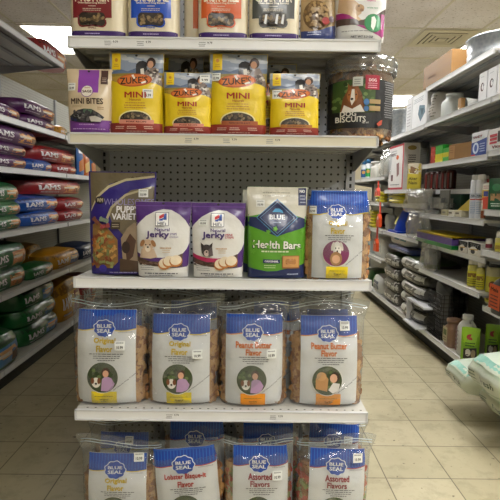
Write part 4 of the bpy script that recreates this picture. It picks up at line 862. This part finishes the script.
gbox('little upright cardboard box beside the translucent white jug', 'box', 1, XR_+.0, 457.5, 460.5, 112, 98, 1.95, .03, '#97703f', lambda a: a.rect(.1, .75, .55, .95, '#d9d2c4'))
def logo(a): a.ell(.45, .5, .2, .15, '#4a2328'); a.ell(.5, .5, .13, .1, '#e6e6e6'); a.rect(.5, .42, .72, .5, '#e6e6e6'); a.ell(.62, .45, .08, .05, '#8d9095', 10); a.lines(.2, .14, .7, 1, .1, .03, '#b9bcc2', 3)
for i, (p0, p1, lb) in enumerate(((478, 485.5, 'white carton with dark round logo, first of three in a row'), (486.5, 495, 'white carton with dark round logo, middle of three in a row'), (496, 512, 'white carton with dark round logo, last of three at the picture edge'))):
    gbox(lb, 'box', 1, XR_+.005, p0, p1, 104, 78-6.0*i, 1.95, .2, '#e4e4e6', logo, lambda a: a.rect(.1, .1, .9, .9, '#dcdcde'), grp='white logo cartons in a row', h=.19)
# level z 1.59 (bay B) trays etc
cols = ['#c02a26', '#2fae3c', '#e0d428', '#28a03a']
def tray(label, X, p0, p1, pb, z, col, h=.034, d=.16, grp=None, name='plastic_tray', cat='tray', floor=True):
    yc, w, rz = frame(1, X, p0, p1, pb); q = B(); m_ = K(col, .35, 'paint'); t_ = .006
    floor and q.box(-w/2, w/2, 0, d, 0, t_, m_); q.box(-w/2, w/2, 0, t_, t_ if floor else 0, h, m_).box(-w/2, w/2, d-t_, d, t_, h, m_).box(-w/2, -w/2+t_, t_, d-t_, t_, h, m_).box(w/2-t_, w/2, t_, d-t_, t_, h, m_)
    q.box(-w/2-.004, w/2+.004, -.004, d+.004, h-.004, h, m_)
    o = q.build(name); o.location = (X, yc, z+.001); o.rotation_euler.z = rz; return tag(o, label, cat, grp)
names = {'#c02a26': 'red', '#2fae3c': 'green', '#e0d428': 'yellow', '#28a03a': 'dark green'}
for ci, (p0, p1, seq) in enumerate(((430.5, 434.5, ['#c02a26']*4), (435, 442, ['#e0d428', '#e0d428', '#2fae3c', '#2fae3c']), (442.5, 450, ['#2fae3c', '#e0d428', '#2fae3c']))):
    for k, c in enumerate(seq):
        tray('%s plastic feeding tray, %s in the %s stack of trays' % (names[c], ['lowest', 'second from the bottom', 'third from the bottom', 'topmost'][k], ['all-red', 'yellow-and-green four-high', 'three-high'][ci]), XR_+.005, p0, p1, 163, 1.592+k*.035, c, grp='coloured feeding trays', d=.14)
gbox('small open-looking brown cardboard box beside the coloured trays', 'box', 1, XR_, 451.5, 470, 158, 141, 1.592, .12, CB, lambda a: (a.rect(.02, .1, .25, .9, '#a87c4c'), a.lines(.04, .2, .2, 3, .15, .05, '#8a6238', 2)), turn=.15)
def bluebox(a): a.poly([(0, .42), (.45, .38), (1, .3), (1, 1), (0, 1)], '#27408c'); a.ell(.3, .66, .2, .24, '#c3cfe6'); a.ell(.3, .66, .1, .15, '#3a56a0'); a.lines(.55, .5, .92, 4, .1, .04, '#a9b6dc', 3); a.text('HANDY', .4, .2, .6, .1, '#b03a3a', .03); a.rect(0, .92, .3, 1, '#b03038')
gbox('white and blue carton with round picture beside the cardboard box', 'box', 1, XR_, 471, 486, 156, 130, 1.592, .14, '#e0e0e4', bluebox)
gbox('white carton with red stripes and dark window at the picture edge', 'box', 1, XR_-.0, 487.5, 520, 150, 122, 1.612, .2, '#dedad8', lambda a: (a.rect(.06, .25, .3, .38, '#b8303c'), a.rect(.06, .42, .3, .55, '#b8303c'), a.rect(.06, .6, .3, .7, '#b8303c'), a.rect(.32, .15, .9, .65, '#3a2c22'), a.text('VitaPet', .4, .85, .5, .13, '#b02838', .03)))
# level 1.38 (bay C)
def tall(a): a.rect(0, .0, 1, .045, '#a82a34'); a.rect(0, .955, 1, 1, '#b02c36'); a.rect(.93, 0, 1, 1, '#b02c36'); a.ell(.6, .28, .09, .05, '#d9682e'); a.poly([(.55, .42), (.72, .4), (.74, .66), (.6, .72)], '#8f6a68'); a.lines(.15, .12, .6, 3, .05, .015, '#8a8c92', 5); a.text('Super', .3, .2, .36, .05, '#8a5a60', .02); a.rect(.2, .66, .34, .8, '#6a4a50'); a.lines(.15, .88, .8, 1, 1, .02, '#77777a', 4)
def tall_end(a): a.rect(0, 0, 1, 1, '#d6d3d0'); a.ell(.5, .1, .28, .05, '#9a8344'); a.text('SUPER DELUXE', .5, .5, .62, .34, '#4c4a50', .03, pi/2) if False else a.lines(.25, .25, .75, 12, .045, .022, '#4c4a50', 7)
gbox('tall white and red carton standing on end beside the yellow bag', 'box', 1, XR_, 388, 402.5, 188, 142, 1.383, .16, '#e0dedc', tall, tall_end, h=.46)
softbag('yellow and white bag between the tall carton and the dark red cans', 1, XR_, 407, 420.5, 189, 1.383, .24, .06, '#c9b83a', lambda a: (a.rect(0.02, 0, .98, .42, '#cfc6ae'), a.poly([(.2, .1), (.8, .25), (.6, .42), (.2, .38)], '#7a5a3a'), a.text('Alter', .45, .6, .6, .12, '#3a3424', .02), a.text('Naio', .45, .76, .6, .12, '#3a3424', .02)), name='feed_bag', cat='bag', n=3, prof=PCH, wr=.008, k=20, face=-.5)
def can(label, X, px, pb, z, r, h, col, art=None, cap=None, grp=None, name='spray_can', cat='can', caph=.16, shoulder=.86):
    yc, w, rz = frame(1, X, px-.5, px+.5, pb); t = thing(name, label, cat, (X+r, yc, z+.001), -.6, grp); q = B(); hb = h*(1-caph) if cap else h
    q.lathe([(0, 0), (r*.95, 0), (r, .006), (r, hb*.94), (r*shoulder, hb), (0, hb)], K(col, .3, 'paint'), seg=20)
    if art: art(Art(q, lambda u, v: ((u-.5)*2*r*1.3, (1-v)*hb*.94), lambda x, zz, l: ((r+.0006+l)*sin(x/r), -(r+.0006+l)*cos(x/r), zz), cell=.012, mat=C))
    q.build('can_body', t)
    if cap: q = B(); q.lathe([(0, hb-.001), (r*.84, hb-.001), (r*.82, h*.985), (r*.74, h), (0, h)], K(cap, .4, 'paint'), seg=18); q.build('cap', t)
    return t
for i in range(5):
    can('dark red can number %s from the yellow bag, under the coloured trays' % ['one', 'two', 'three', 'four', 'five'][i], 1.69, 424+5.4*i, 188, 1.379, .043, .165, '#4a1a1a', lambda a: (a.rect(.3, .05, .42, .95, '#a03a34'), a.rect(.5, .05, .62, .9, '#8d8a88')), '#3a2022', grp='dark red cans', caph=.06)
# level 1.165 (bay B)
gbox('dark green box with small white label under the spray-can shelf', 'box', 1, 1.66, 448, 460, 212, 190, 1.168, .2, '#143f2a', lambda a: a.rect(.05, .3, .4, .7, '#b9b49a'), h=.19)
gbox('dark navy carton behind the grey slanted board', 'box', 1, 1.75, 449, 468, 205, 178, 1.168, .12, '#1a2238', lambda a: a.lines(.1, .2, .9, 3, .2, .08, '#4a566e', 3), h=.2)
o = gbox('grey flat board leaning beside the dark green box', 'board', 1, 1.60, 439, 448, 212, 185, 1.168, .012, '#77756c', h=.2, name='leaning_board'); o.rotation_euler.y = 0
for i, (p0, p1, c, hh) in enumerate(((427, 437, '#b5b7b6', .03), (430, 443, '#c3c5c4', .045), (428, 440, '#a9acac', .035))):
    yc, w, rz = frame(1, XR_+.02, p0, p1, 210); q = B(); m_ = clearmat('tray_plastic', '#d9dcdd', .15, .6, .25, 30, .5, .12)
    q.prism([(-w/2, 0), (w/2, 0), (w/2+.012, hh), (-w/2-.012, hh)], 0, .14, m_); q.box(-w/2-.02, w/2+.02, -.01, .15, hh, hh+.004, m_)
    o = q.build('clear_tray'); o.location = (XR_+.02, yc, 1.168+.05*i); o.rotation_euler.z = rz; tag(o, ['clear shallow plastic tray, lowest of three nested', 'clear plastic tray, middle of three nested', 'clear plastic tray, topmost of three nested'][i]+' under the dark red cans', 'tray', 'clear plastic trays')
for i, (p0, p1, c, l) in enumerate(((441, 447, '#a7a07c', 'olive folded card box low beside the clear trays'), (447.5, 453.5, '#d6d2c4', 'small white carton on its side before the dark green box'), (454, 461, '#cbc5ae', 'cream small carton next to the spray cans'))):
    gbox(l, 'box', 1, XR_+.01*i, p0, p1, 217, 209, 1.168, .07, c, lambda a: a.rect(.2, .3, .7, .6, '#6f6a5a'), h=.045)
q = B(); yc, w, rz = frame(1, XR_+.02, 452, 465, 214); q.prism([(-w/2, 0), (w/2, 0), (w/2, .1)], 0, .05, C('#c9b23a')); o = q.build('folded_leaflet'); o.location = (XR_+.06, yc, 1.215); o.rotation_euler.z = rz; tag(o, 'yellow folded leaflet lying in front of the dark green box', 'leaflet')
sp = lambda a: (a.rect(.05, .3, .95, .42, '#c6ccdc'), a.text('ZEP-IT', .5, .38, .6, .07, '#2a3148', .03), a.rect(.15, .46, .85, .49, '#c0392f'), a.lines(.2, .54, .8, 7, .05, .018, '#8fa3c6', 3))
can('white and pale blue spray can farthest from the picture edge', XR_, 469, 217, 1.168, .031, .30, '#d9dde6', sp, '#e6e6e6', caph=.12)
can('white and pale blue spray can beside its twin', XR_+.01, 474.8, 218, 1.168, .031, .30, '#dfe2ea', sp, '#e8e8e8', caph=.12)
can('white spray can with red band behind the two pale blue ones', XR_+.09, 478.5, 217, 1.168, .03, .30, '#d3d2d0', lambda a: a.rect(.0, .3, 1, .45, '#a33a30'), '#dedede', caph=.12)
can('slim brown and white bottle in front of the spray cans', XR_-.005, 480.5, 220, 1.168, .016, .13, '#cfc6b8', lambda a: (a.rect(.1, .4, .9, .9, '#8a4a2a'),), '#dcdcda', name='slim_bottle', cat='bottle', caph=.2)
# level 1.235 (bay A)
can('white bottle with dark red cap behind the red and yellow carton', 1.60, 484.5, 207, 1.238, .03, .2, '#d8d6d2', None, '#9a2a30', name='plastic_bottle', cat='bottle', caph=.12)
gbox('yellow to red flame-coloured carton beside the green bag', 'box', 1, XR_, 481.5, 489, 206, 178, 1.238, .07, '#d9b62a', lambda a: (a.rect(0, .0, 1, .25, '#e3e0d6'), a.rect(.2, .3, .8, .5, '#2c3a8c'), a.poly([(0, .55), (1, .5), (1, 1), (0, 1)], '#c8401e'), a.lines(.1, .08, .9, 2, .08, .03, '#b03a2a', 3)), h=.165)
softbag('dark green glossy bag with a brown picture at the picture edge', 1, XR_+.05, 488.5, 508, 209, 1.238, .2, .07, '#14512e', lambda a: (a.rect(.1, .5, .6, .72, '#a9835a'), a.ell(.35, .3, .2, .12, '#2f7a4c'), a.lines(.1, .8, .7, 2, .07, .03, '#c6d6c6', 3)), name='treat_bag', cat='bag', n=3, prof=PCH, wr=.006, k=24, face=-.4)
# level .915/.975 trays & boxes
for i, (c, l) in enumerate((('#1c8a3c', 'green'), ('#5b3f8e', 'purple'), ('#d2b81e', 'yellow'))):
    tray('long %s plastic tray, %s of the three stacked' % (l, ['lowest', 'middle', 'topmost'][i]), XR_-.02, 416+.5*i, 452, 238, (.918, .950, 1.002)[i], c, h=(.03, .05, .014)[i], d=.25, grp='long stacked plastic trays', floor=i < 2)
sc_ = lambda a: (a.rect(.0, .05, 1, .5, '#1d1d22'), a.text('TIDY', .5, .25, .7, .2, '#d6d6d6', .03), a.ell(.45, .62, .32, .28, '#e9e4da'), a.ell(.4, .72, .18, .18, '#3a3a40'), a.poly([(.1, .58), (.8, .48), (.8, .55), (.1, .64)], '#c9a02a'))
gbox('black and white carton with curved label, nearer the long stacked trays', 'box', 1, XR_, 459, 467.5, 240, 228, .918, .1, '#dcd9d2', sc_, h=.085)
gbox('black and white carton with curved label, beside the small supplement jar', 'box', 1, XR_, 468.5, 481, 244, 229, .918, .1, '#dcd9d2', sc_, h=.09)
can('small white supplement jar with dark red label', XR_, 485.5, 249, .978, .022, .07, '#dcd8d0', lambda a: a.rect(.1, .3, .9, .8, '#7c2c3c'), '#e6e4e0', name='supplement_jar', cat='jar', caph=.2)
can('white-capped bottle with yellow label beside the supplement jar', XR_, 495, 251, .978, .03, .125, '#d6c87a', lambda a: (a.rect(.1, .3, .9, .9, '#d6cf4a'), a.rect(.15, .5, .6, .8, '#a98a3a')), '#eceae6', name='plastic_bottle', cat='bottle', caph=.3, shoulder=.7)
# level .685 pouch + spray bottles
softbag('clear and grey pouch with green foot standing alone on a lower shelf', 1, XR_+.06, 424, 440, 266, .688, .18, .07, '#8f9090', lambda a: (a.rect(0, .78, 1, 1, '#6f7a4a'), a.ell(.62, .2, .1, .06, '#2a2a2c'), a.lines(.55, .3, .7, 7, .06, .03, '#4c4c50', 3), a.poly([(.05, .1), (.3, .05), (.35, .7), (.08, .75)], '#b9bcbc')), name='treat_pouch', cat='bag', n=3, prof=PCH, wr=.01, k=24, face=-.5)
by = lambda a: (a.rect(.0, .25, 1, .95, '#d6cf3a'), a.rect(.12, .35, .8, .55, '#8a6a2a'), a.lines(.1, .62, .9, 3, .1, .04, '#6a6420', 3))
for i, (p, X_, l) in enumerate(((467, 1.56, 'spray bottle with yellow label, farthest of three'), (471.5, 1.585, 'spray bottle with yellow label, middle of three'), (476, 1.56, 'spray bottle with yellow label, nearest the black-lidded tub'))):
    t = can(l, X_, p, 288, .688, .027, .235, '#c6bd62', by, '#d6d2c4', grp='yellow spray bottles', name='spray_bottle', cat='bottle', caph=.34, shoulder=.45)
    q = B(); q.box(-.012, .022, -.008, .008, .232, .255, K('#c9c3b4', .4, 'paint')).box(.012, .018, -.004, .004, .205, .235, K('#c9c3b4', .4, 'paint')); q.build('trigger', t)
can('wide tub with black lid and yellow label beside the spray bottles', 1.60, 486, 290, .608, .05, .30, '#cfc8a0', lambda a: (a.rect(.0, .2, 1, .95, '#d6cc4a'), a.ell(.5, .45, .2, .12, '#6a4a2a'), a.lines(.2, .65, .8, 3, .1, .04, '#5a5420', 3)), '#1c1c1e', name='lidded_tub', cat='tub', caph=.18)
jug('black plastic jug with orange label at the picture edge', 1, 1.50, 488, 503, 307, .608, .26, .12, '#16161a', '#1c1c20', lambda a: (a.rect(.04, .3, .8, .88, '#c9521c'), a.text('Mela', .4, .42, .5, .09, '#1c1410', .03), a.lines(.12, .55, .7, 4, .08, .03, '#2a1a12', 3)), False, .4)
# base deck, bays B and C
BW = lambda a: (a.rect(.16, .05, .93, .95, '#c9c8c2'), a.rect(.35, .2, .75, .85, '#5d5b55'), a.lines(.4, .35, .7, 2, .22, .1, '#c3c1ba', 3), a.rect(.96, .1, 1, .9, '#2f2e2b'))
for i in range(4):
    softbag('grey and white sack, %s in the farther four-high stack' % ['lowest', 'second from the bottom', 'third from the bottom', 'topmost'][i], 1, 1.53, 381, 395, 300-i*10, z0+.004+i*.128, .126, .5 if False else .4, '#4c4a45', BW, topc='#5a7a3a' if i == 3 else None, name='feed_sack', cat='sack', grp='grey feed sacks', crown=.02)
for i in range(5):
    softbag('grey and white sack, %s in the nearer five-high stack' % ['lowest', 'second from the bottom', 'middle', 'fourth from the bottom', 'topmost'][i], 1, 1.51+.01*(i % 2), 396.5, 421, 305-i*10, z0+.004+i*.112, .11, .42, '#46443f', BW, topc='#5a7a3a' if i == 4 else None, name='feed_sack', cat='sack', grp='grey feed sacks', crown=.02)
softbag('white sack with blue print lying beyond the grey sack stacks', 1, 1.53, 371, 379.5, 283, z0, .2, .35, '#c9cac8', lambda a: (a.rect(.3, .3, .8, .8, '#27365c'), a.rect(.05, .1, .3, .5, '#4a8a3a')), name='feed_sack', cat='sack')
softbag('dark green bag lying beyond the white sack', 1, 1.55, 364, 370.5, 278, z0, .2, .3, '#1f4a22', None, name='feed_sack', cat='sack')
# open white rack front and plastic pack
q = B(); yc, w, rz = frame(1, 1.50, 408, 426, 318); q.box(-w/2, -w/2+.02, 0, .25, 0, .2, WHITE).box(-w/2, w/2, 0, .25, .2, .215, WHITE).box(-w/2, w/2-.1, -.03, .25, 0, .012, WHITE)
o = q.build('wire_divider'); o.location = (1.48, yc, z0+.002); o.rotation_euler.z = rz; tag(o, 'white metal end bracket standing at the foot of the grey sacks', 'bracket')
yc, w, rz = frame(1, 1.57, 430, 443, 322)
q = B(); bk = K('#141414', .5, 'paint'); dd, hh = .2, .36
for k in range(11): x = -w/2+w*k/10; q.tube([(x, dd, 0), (x, 0, 0), (x, 0, hh)], .0035, bk, 4)
for k in range(12): z = hh*k/11; q.tube([(-w/2, dd, z), (-w/2, 0, z), (w/2, 0, z), (w/2, dd, z)], .0035, bk, 4)
for k in range(5): y = dd*(k+.5)/5; q.tube([(w/2, y, 0), (w/2, y, hh)], .003, bk, 4); q.tube([(-w/2, y, 0), (-w/2, y, hh)], .003, bk, 4)
o = q.build('wire_basket'); o.location = (1.55, yc, z0+.003); o.rotation_euler.z = rz; tag(o, 'black wire basket standing between the grey sacks and brown jug', 'basket')
softbag('clear grey plastic pack stuffed in the black wire basket', 1, 1.60, 431, 441, 318, z0+.03, .40, .12, '#6f7074', lambda a: a.lines(.1, .2, .9, 6, .12, .05, '#a9acb0', 3), name='plastic_pack', cat='pack', n=3, wr=.015, k=20)
jug('brown plastic jug with pale label on the base deck', 1, 1.535, 442, 449, 343, z0, .215, .12, '#8a6a52', '#86664e', lambda a: (a.rect(.06, .3, .7, .85, '#b9ad8c'), a.rect(.15, .4, .6, .6, '#5a6a3a'), a.lines(.12, .68, .6, 2, .08, .03, '#5a4a3a', 3)), False, .75)
jug('white plastic jug between the brown jug and the lime green bag', 1, 1.54, 454, 462, 350, z0, .30, .12, '#cfcfcc', '#d9d9d6', lambda a: (a.poly([(.1, .3), (.3, .28), (.35, .9), (.1, .92)], '#7d5a5a'), a.lines(.12, .4, .5, 5, .1, .03, '#8f8a88', 3)), True, .5)
def lime(a): a.poly([(.0, .0), (1, .0), (1, .4), (.7, .5), (.2, .45), (0, .35)], '#9cc92a'); a.ell(.5, .27, .22, .08, '#b03a2a'); a.lines(.2, .42, .8, 2, .07, .03, '#2a4a14', 3); a.poly([(.15, .6), (.85, .55), (.9, .85), (.15, .88)], '#2c2420'); a.ell(.4, .7, .15, .1, '#d9d2c4'); a.ell(.68, .72, .12, .12, '#a08a6a'); a.rect(.02, .89, .98, .99, '#c0342a')
softbag('lime green treat pouch with red foot in front of the white jug', 1, 1.55, 461, 478.5, 352, z0+.002, .25, .05, '#7fae22', lime, face=-.45, name='treat_pouch', cat='bag', n=3, prof=PCH, wr=.006, k=20)
softbag('lime green treat pouch set back near the picture edge', 1, 1.75, 485, 499, 350, z0+.002, .25, .05, '#7fae22', lime, face=-.45, name='treat_pouch', cat='bag', n=3, prof=PCH, wr=.006, k=20)
# big white and teal sacks sticking out into the aisle
def teal(a): a.rect(.03, .0, .97, .25, '#8cc4b4'); a.poly([(.0, .25), (1, .2), (1, .32), (0, .36)], '#c9d6c0'); a.text('Fresh', .66, .62, .28, .18, '#3f5a4a', .02); a.lines(.1, .5, .38, 3, .12, .05, '#5f7a68', 3); a.poly([(.03, .9), (.97, .9), (.97, .95), (.03, .95)], '#a9b89c')
def sack(label, X, yc, z, w, h, d, seed, ry=0, c='#cfd6c4'):
    sk = Skin(w, h, d, prof=((0, .9), (.3, .98), (.5, 1), (.75, .95), (1, .84)), n=9, wr=.018, k=9, seed=seed, crown=.025, top=lambda u: -.3*h*abs(u)**3); sk.topmat = K('#cfdccb')
    q = B(); sk.mesh(q, K(c), None, 18, 10); teal(Art(q, UT(w, h), sk.S, cell=.03))
    o = q.build('bedding_sack'); o.location = (X+d/2, yc, z); o.rotation_euler = (ry, 0, -pi/2); tag(o, label, 'sack'); return o
sack('white and teal bedding sack sticking out farthest down the aisle', 1.25, 2.93, z0+.004, .33, .14, .7, 1)
sack('white bedding sack lying underneath another by the picture edge', 1.30, 2.54, z0+.004, .38, .13, .7, 2, 0, '#c9cdb6')
sack('white and teal bedding sack stacked on another by the picture edge', 1.22, 2.53, z0+.136, .42, .17, .75, 3)
# bay C mid shelves
t = thing('litter_scoop', 'blue moulded plastic hooded scoop with yellow label', 'scoop', (1.57, at(394, 232, 0, 1.57).y, .928), -pi/2)
t.scale = (1.2, 1.1, 1.2)
bl = K('#1440b4', .3, 'paint'); q = B()
q.lathe([(.13, 0), (.135, .02), (.11, .1), (.075, .18), (.03, .225), (0, .23)], bl, cy=.14, seg=24, sy=1); q.box(-.16, .13, -.01, .28, 0, .015, bl); q.build('scoop_body', t)
q = B(); a = Art(q, lambda u, v: (u, v), lambda x, z, l: (x, .14-.127+z*.45-.012, z+.05), mat=C, flat=True); a.poly([(-.05, .03), (.0, .02), (.01, .09), (-.04, .1)], '#c9c27a'); q.build('label', t)
softbag('grey crumpled plastic bag beside the blue hooded scoop', 1, 1.60, 383, 390, 228, .928, .17, .1, '#8e9290', None, name='plastic_pack', cat='pack', n=3, wr=.02, k=25)
q = B(); q.lathe([(0, 0), (.09, 0), (.1, .12), (.05, .17), (0, .175)], K('#5a2448', .4, 'paint'), seg=20); o = q.build('round_tub'); o.location = (1.75, at(384, 215, 0, 1.75).y, .928); tag(o, 'dark plum round tub behind the hanging orange scoops', 'tub')
for i, (p0, p1, zz, n_) in enumerate(((365.5, 372, .918, 5), (386, 399, 1.238, 3), (374, 379, 1.238, 3))):
    for k in range(n_):
        softbag('yellow sponge pack, %s in the pile %s' % (['lowest', 'second up', 'third up', 'fourth up', 'topmost'][k], ['beside the orange scoops', 'under the tall red and white carton', 'behind the top orange scoop'][i]), 1, XR_+.0, p0, p1, 225 if i == 0 else 202, zz+k*.042, .04, .12, '#c6b82a', lambda a: (a.rect(.1, .5, .9, 1, '#3a3822'),), name='sponge_pack', cat='sponge', n=5, wr=.003, grp='yellow sponge packs', crown=.004)
# hanging orange scoops
q = B(); yc0 = at(380, 200, 0, 1.49).y; q.box(-.012, .012, 0, .002, .66, 1.45, K('#c9cac6', .4, 'paint')); o = q.build('clip_strip'); o.location = (1.485, yc0, 0); o.rotation_euler.z = -pi/2; tag(o, 'narrow pale clip strip carrying the orange scoops', 'clip strip')
for i, (px, pb, pt, l) in enumerate(((379, 196, 181, 'red-orange plastic scoop hanging highest on the clip strip'), (380.5, 227, 202, 'orange plastic scoop hanging in the middle of the clip strip'), (377.5, 251, 227, 'orange plastic scoop hanging lowest on the clip strip'))):
    X_ = 1.47; p = at(px, pb, 0, X_); hh = zof(px, pt, X_)-p.z; t = thing('plastic_scoop', l, 'scoop', (X_, p.y, p.z), -pi/2, 'hanging scoops'); c = K('#e0521e' if i else '#d84a3a', .35, 'paint')
    w = .06; q = B(); q.prism([(-w, 0), (w, 0), (w*.85, hh*.35), (w*.35, hh*.52), (-w*.35, hh*.52), (-w*.85, hh*.35)], -.035, 0, c); q.build('bowl', t)
    q = B(); q.prism([(-.014, hh*.5), (.014, hh*.5), (.01, hh), (-.01, hh)], -.02, -.006, K('#d2452e', .35, 'paint')); q.build('handle', t)
    q = B(); q.box(-.014, .014, -.0365, -.035, hh*.3, hh*.42, C('#e6e2da')); q.build('tag', t)
# bay D jugs, sacks
for i, (p, l, c) in enumerate(((361, 'blue and white bottle standing at the far end of the jug shelf', '#2a5f9a'), (365.5, 'green and white bottle beside the plump white jug', '#2f9a4a'))):
    can(l, XR_+.02, p, 178, 1.538, .05, .26, '#cfd6da', lambda a, c=c: (a.rect(0, .3, 1, .85, c), a.ell(.5, .5, .2, .12, '#d9a05a')), '#3a7ab0', name='plastic_bottle', cat='bottle', caph=.2, shoulder=.6)
for i, (p0, p1, z, hh) in enumerate(((369, 375.5, 1.538, .26), (377, 382, 1.538, .3), (383, 388, 1.538, .32))):
    jug(['plump white jug standing beside the green bottle', 'white jug in the middle of the plastic-wrapped ones', 'white jug closest to the tall red and white carton'][i], 1, XR_+.02, p0, p1, 176, z, hh*.8, .15, '#d3d2ca', '#dad9d4', None, False, .5)
def filmbag(label, p0, p1, pb, z, h, d, X=1.54, seed=0, hang=False):
    yc, w, rz = frame(1, X, p0, p1, pb); sk = Skin(w, h, d, prof=((0, .5), (.1, .95), (.6, .9), (.9, .5), (1, .15)), n=2.6, wr=.03, k=11, seed=seed)
    q = B(); sk.mesh(q, clearmat('loose_clear_bag', '#f2f4f6', .06, .55, .025, 30, 1, .1), None, 16, 16); o = q.build('clear_plastic_bag'); o.location = (X+d/2, yc, z+.002); o.rotation_euler.z = rz; return tag(o, label, 'plastic bag')
filmbag('loose clear plastic bag over the white jugs on the far shelf', 376, 388, 176, 1.54, .32, .2, 1.50, 4)
filmbag('crumpled clear plastic bag hanging in front of the shelf by the blue scoop', 401, 420, 240, .93, .23, .14, 1.46, 6)
filmbag('clear plastic bag slumped among the clear trays', 399, 424, 212, 1.16, .22, .12, 1.48, 8)
filmbag('clear plastic bag hanging below the long stacked trays', 417, 431, 262, .70, .22, .08, 1.50, 9)
for i, (p0, p1, pb, z, c, hh, l, a_) in enumerate(((365, 371, 246, .583, '#b9c6ca', .16, 'white and teal bag far along the low shelf', '#2a8a9a'), (372, 385, 250, .583, '#c9c9c6', .22, 'white round-ended bag behind the lowest orange scoop', '#9aa0a4'))):
    softbag(l, 1, XR_+.02, p0, p1, pb, z, hh, .25, c, lambda a, a_=a_: a.rect(.3, .3, .7, .7, a_), name='litter_bag', cat='bag', wr=.012)
softbag('long white bag with teal patch lying on the low shelf over the grey sacks', 1, XR_+.02, 387, 408, 250, .80, .11, .3, '#c3c6c4', lambda a: a.rect(.35, .1, .85, .45, '#1f7a86'), name='litter_bag', cat='bag', wr=.01)
softbag('navy patterned bag lying under the long white one', 1, XR_, 384, 410, 258, .74, .065, .3, '#1c2a6c', lambda a: a.lines(.05, .3, .95, 3, .2, .1, '#8f9ad0', 3), name='litter_bag', cat='bag', wr=.004)
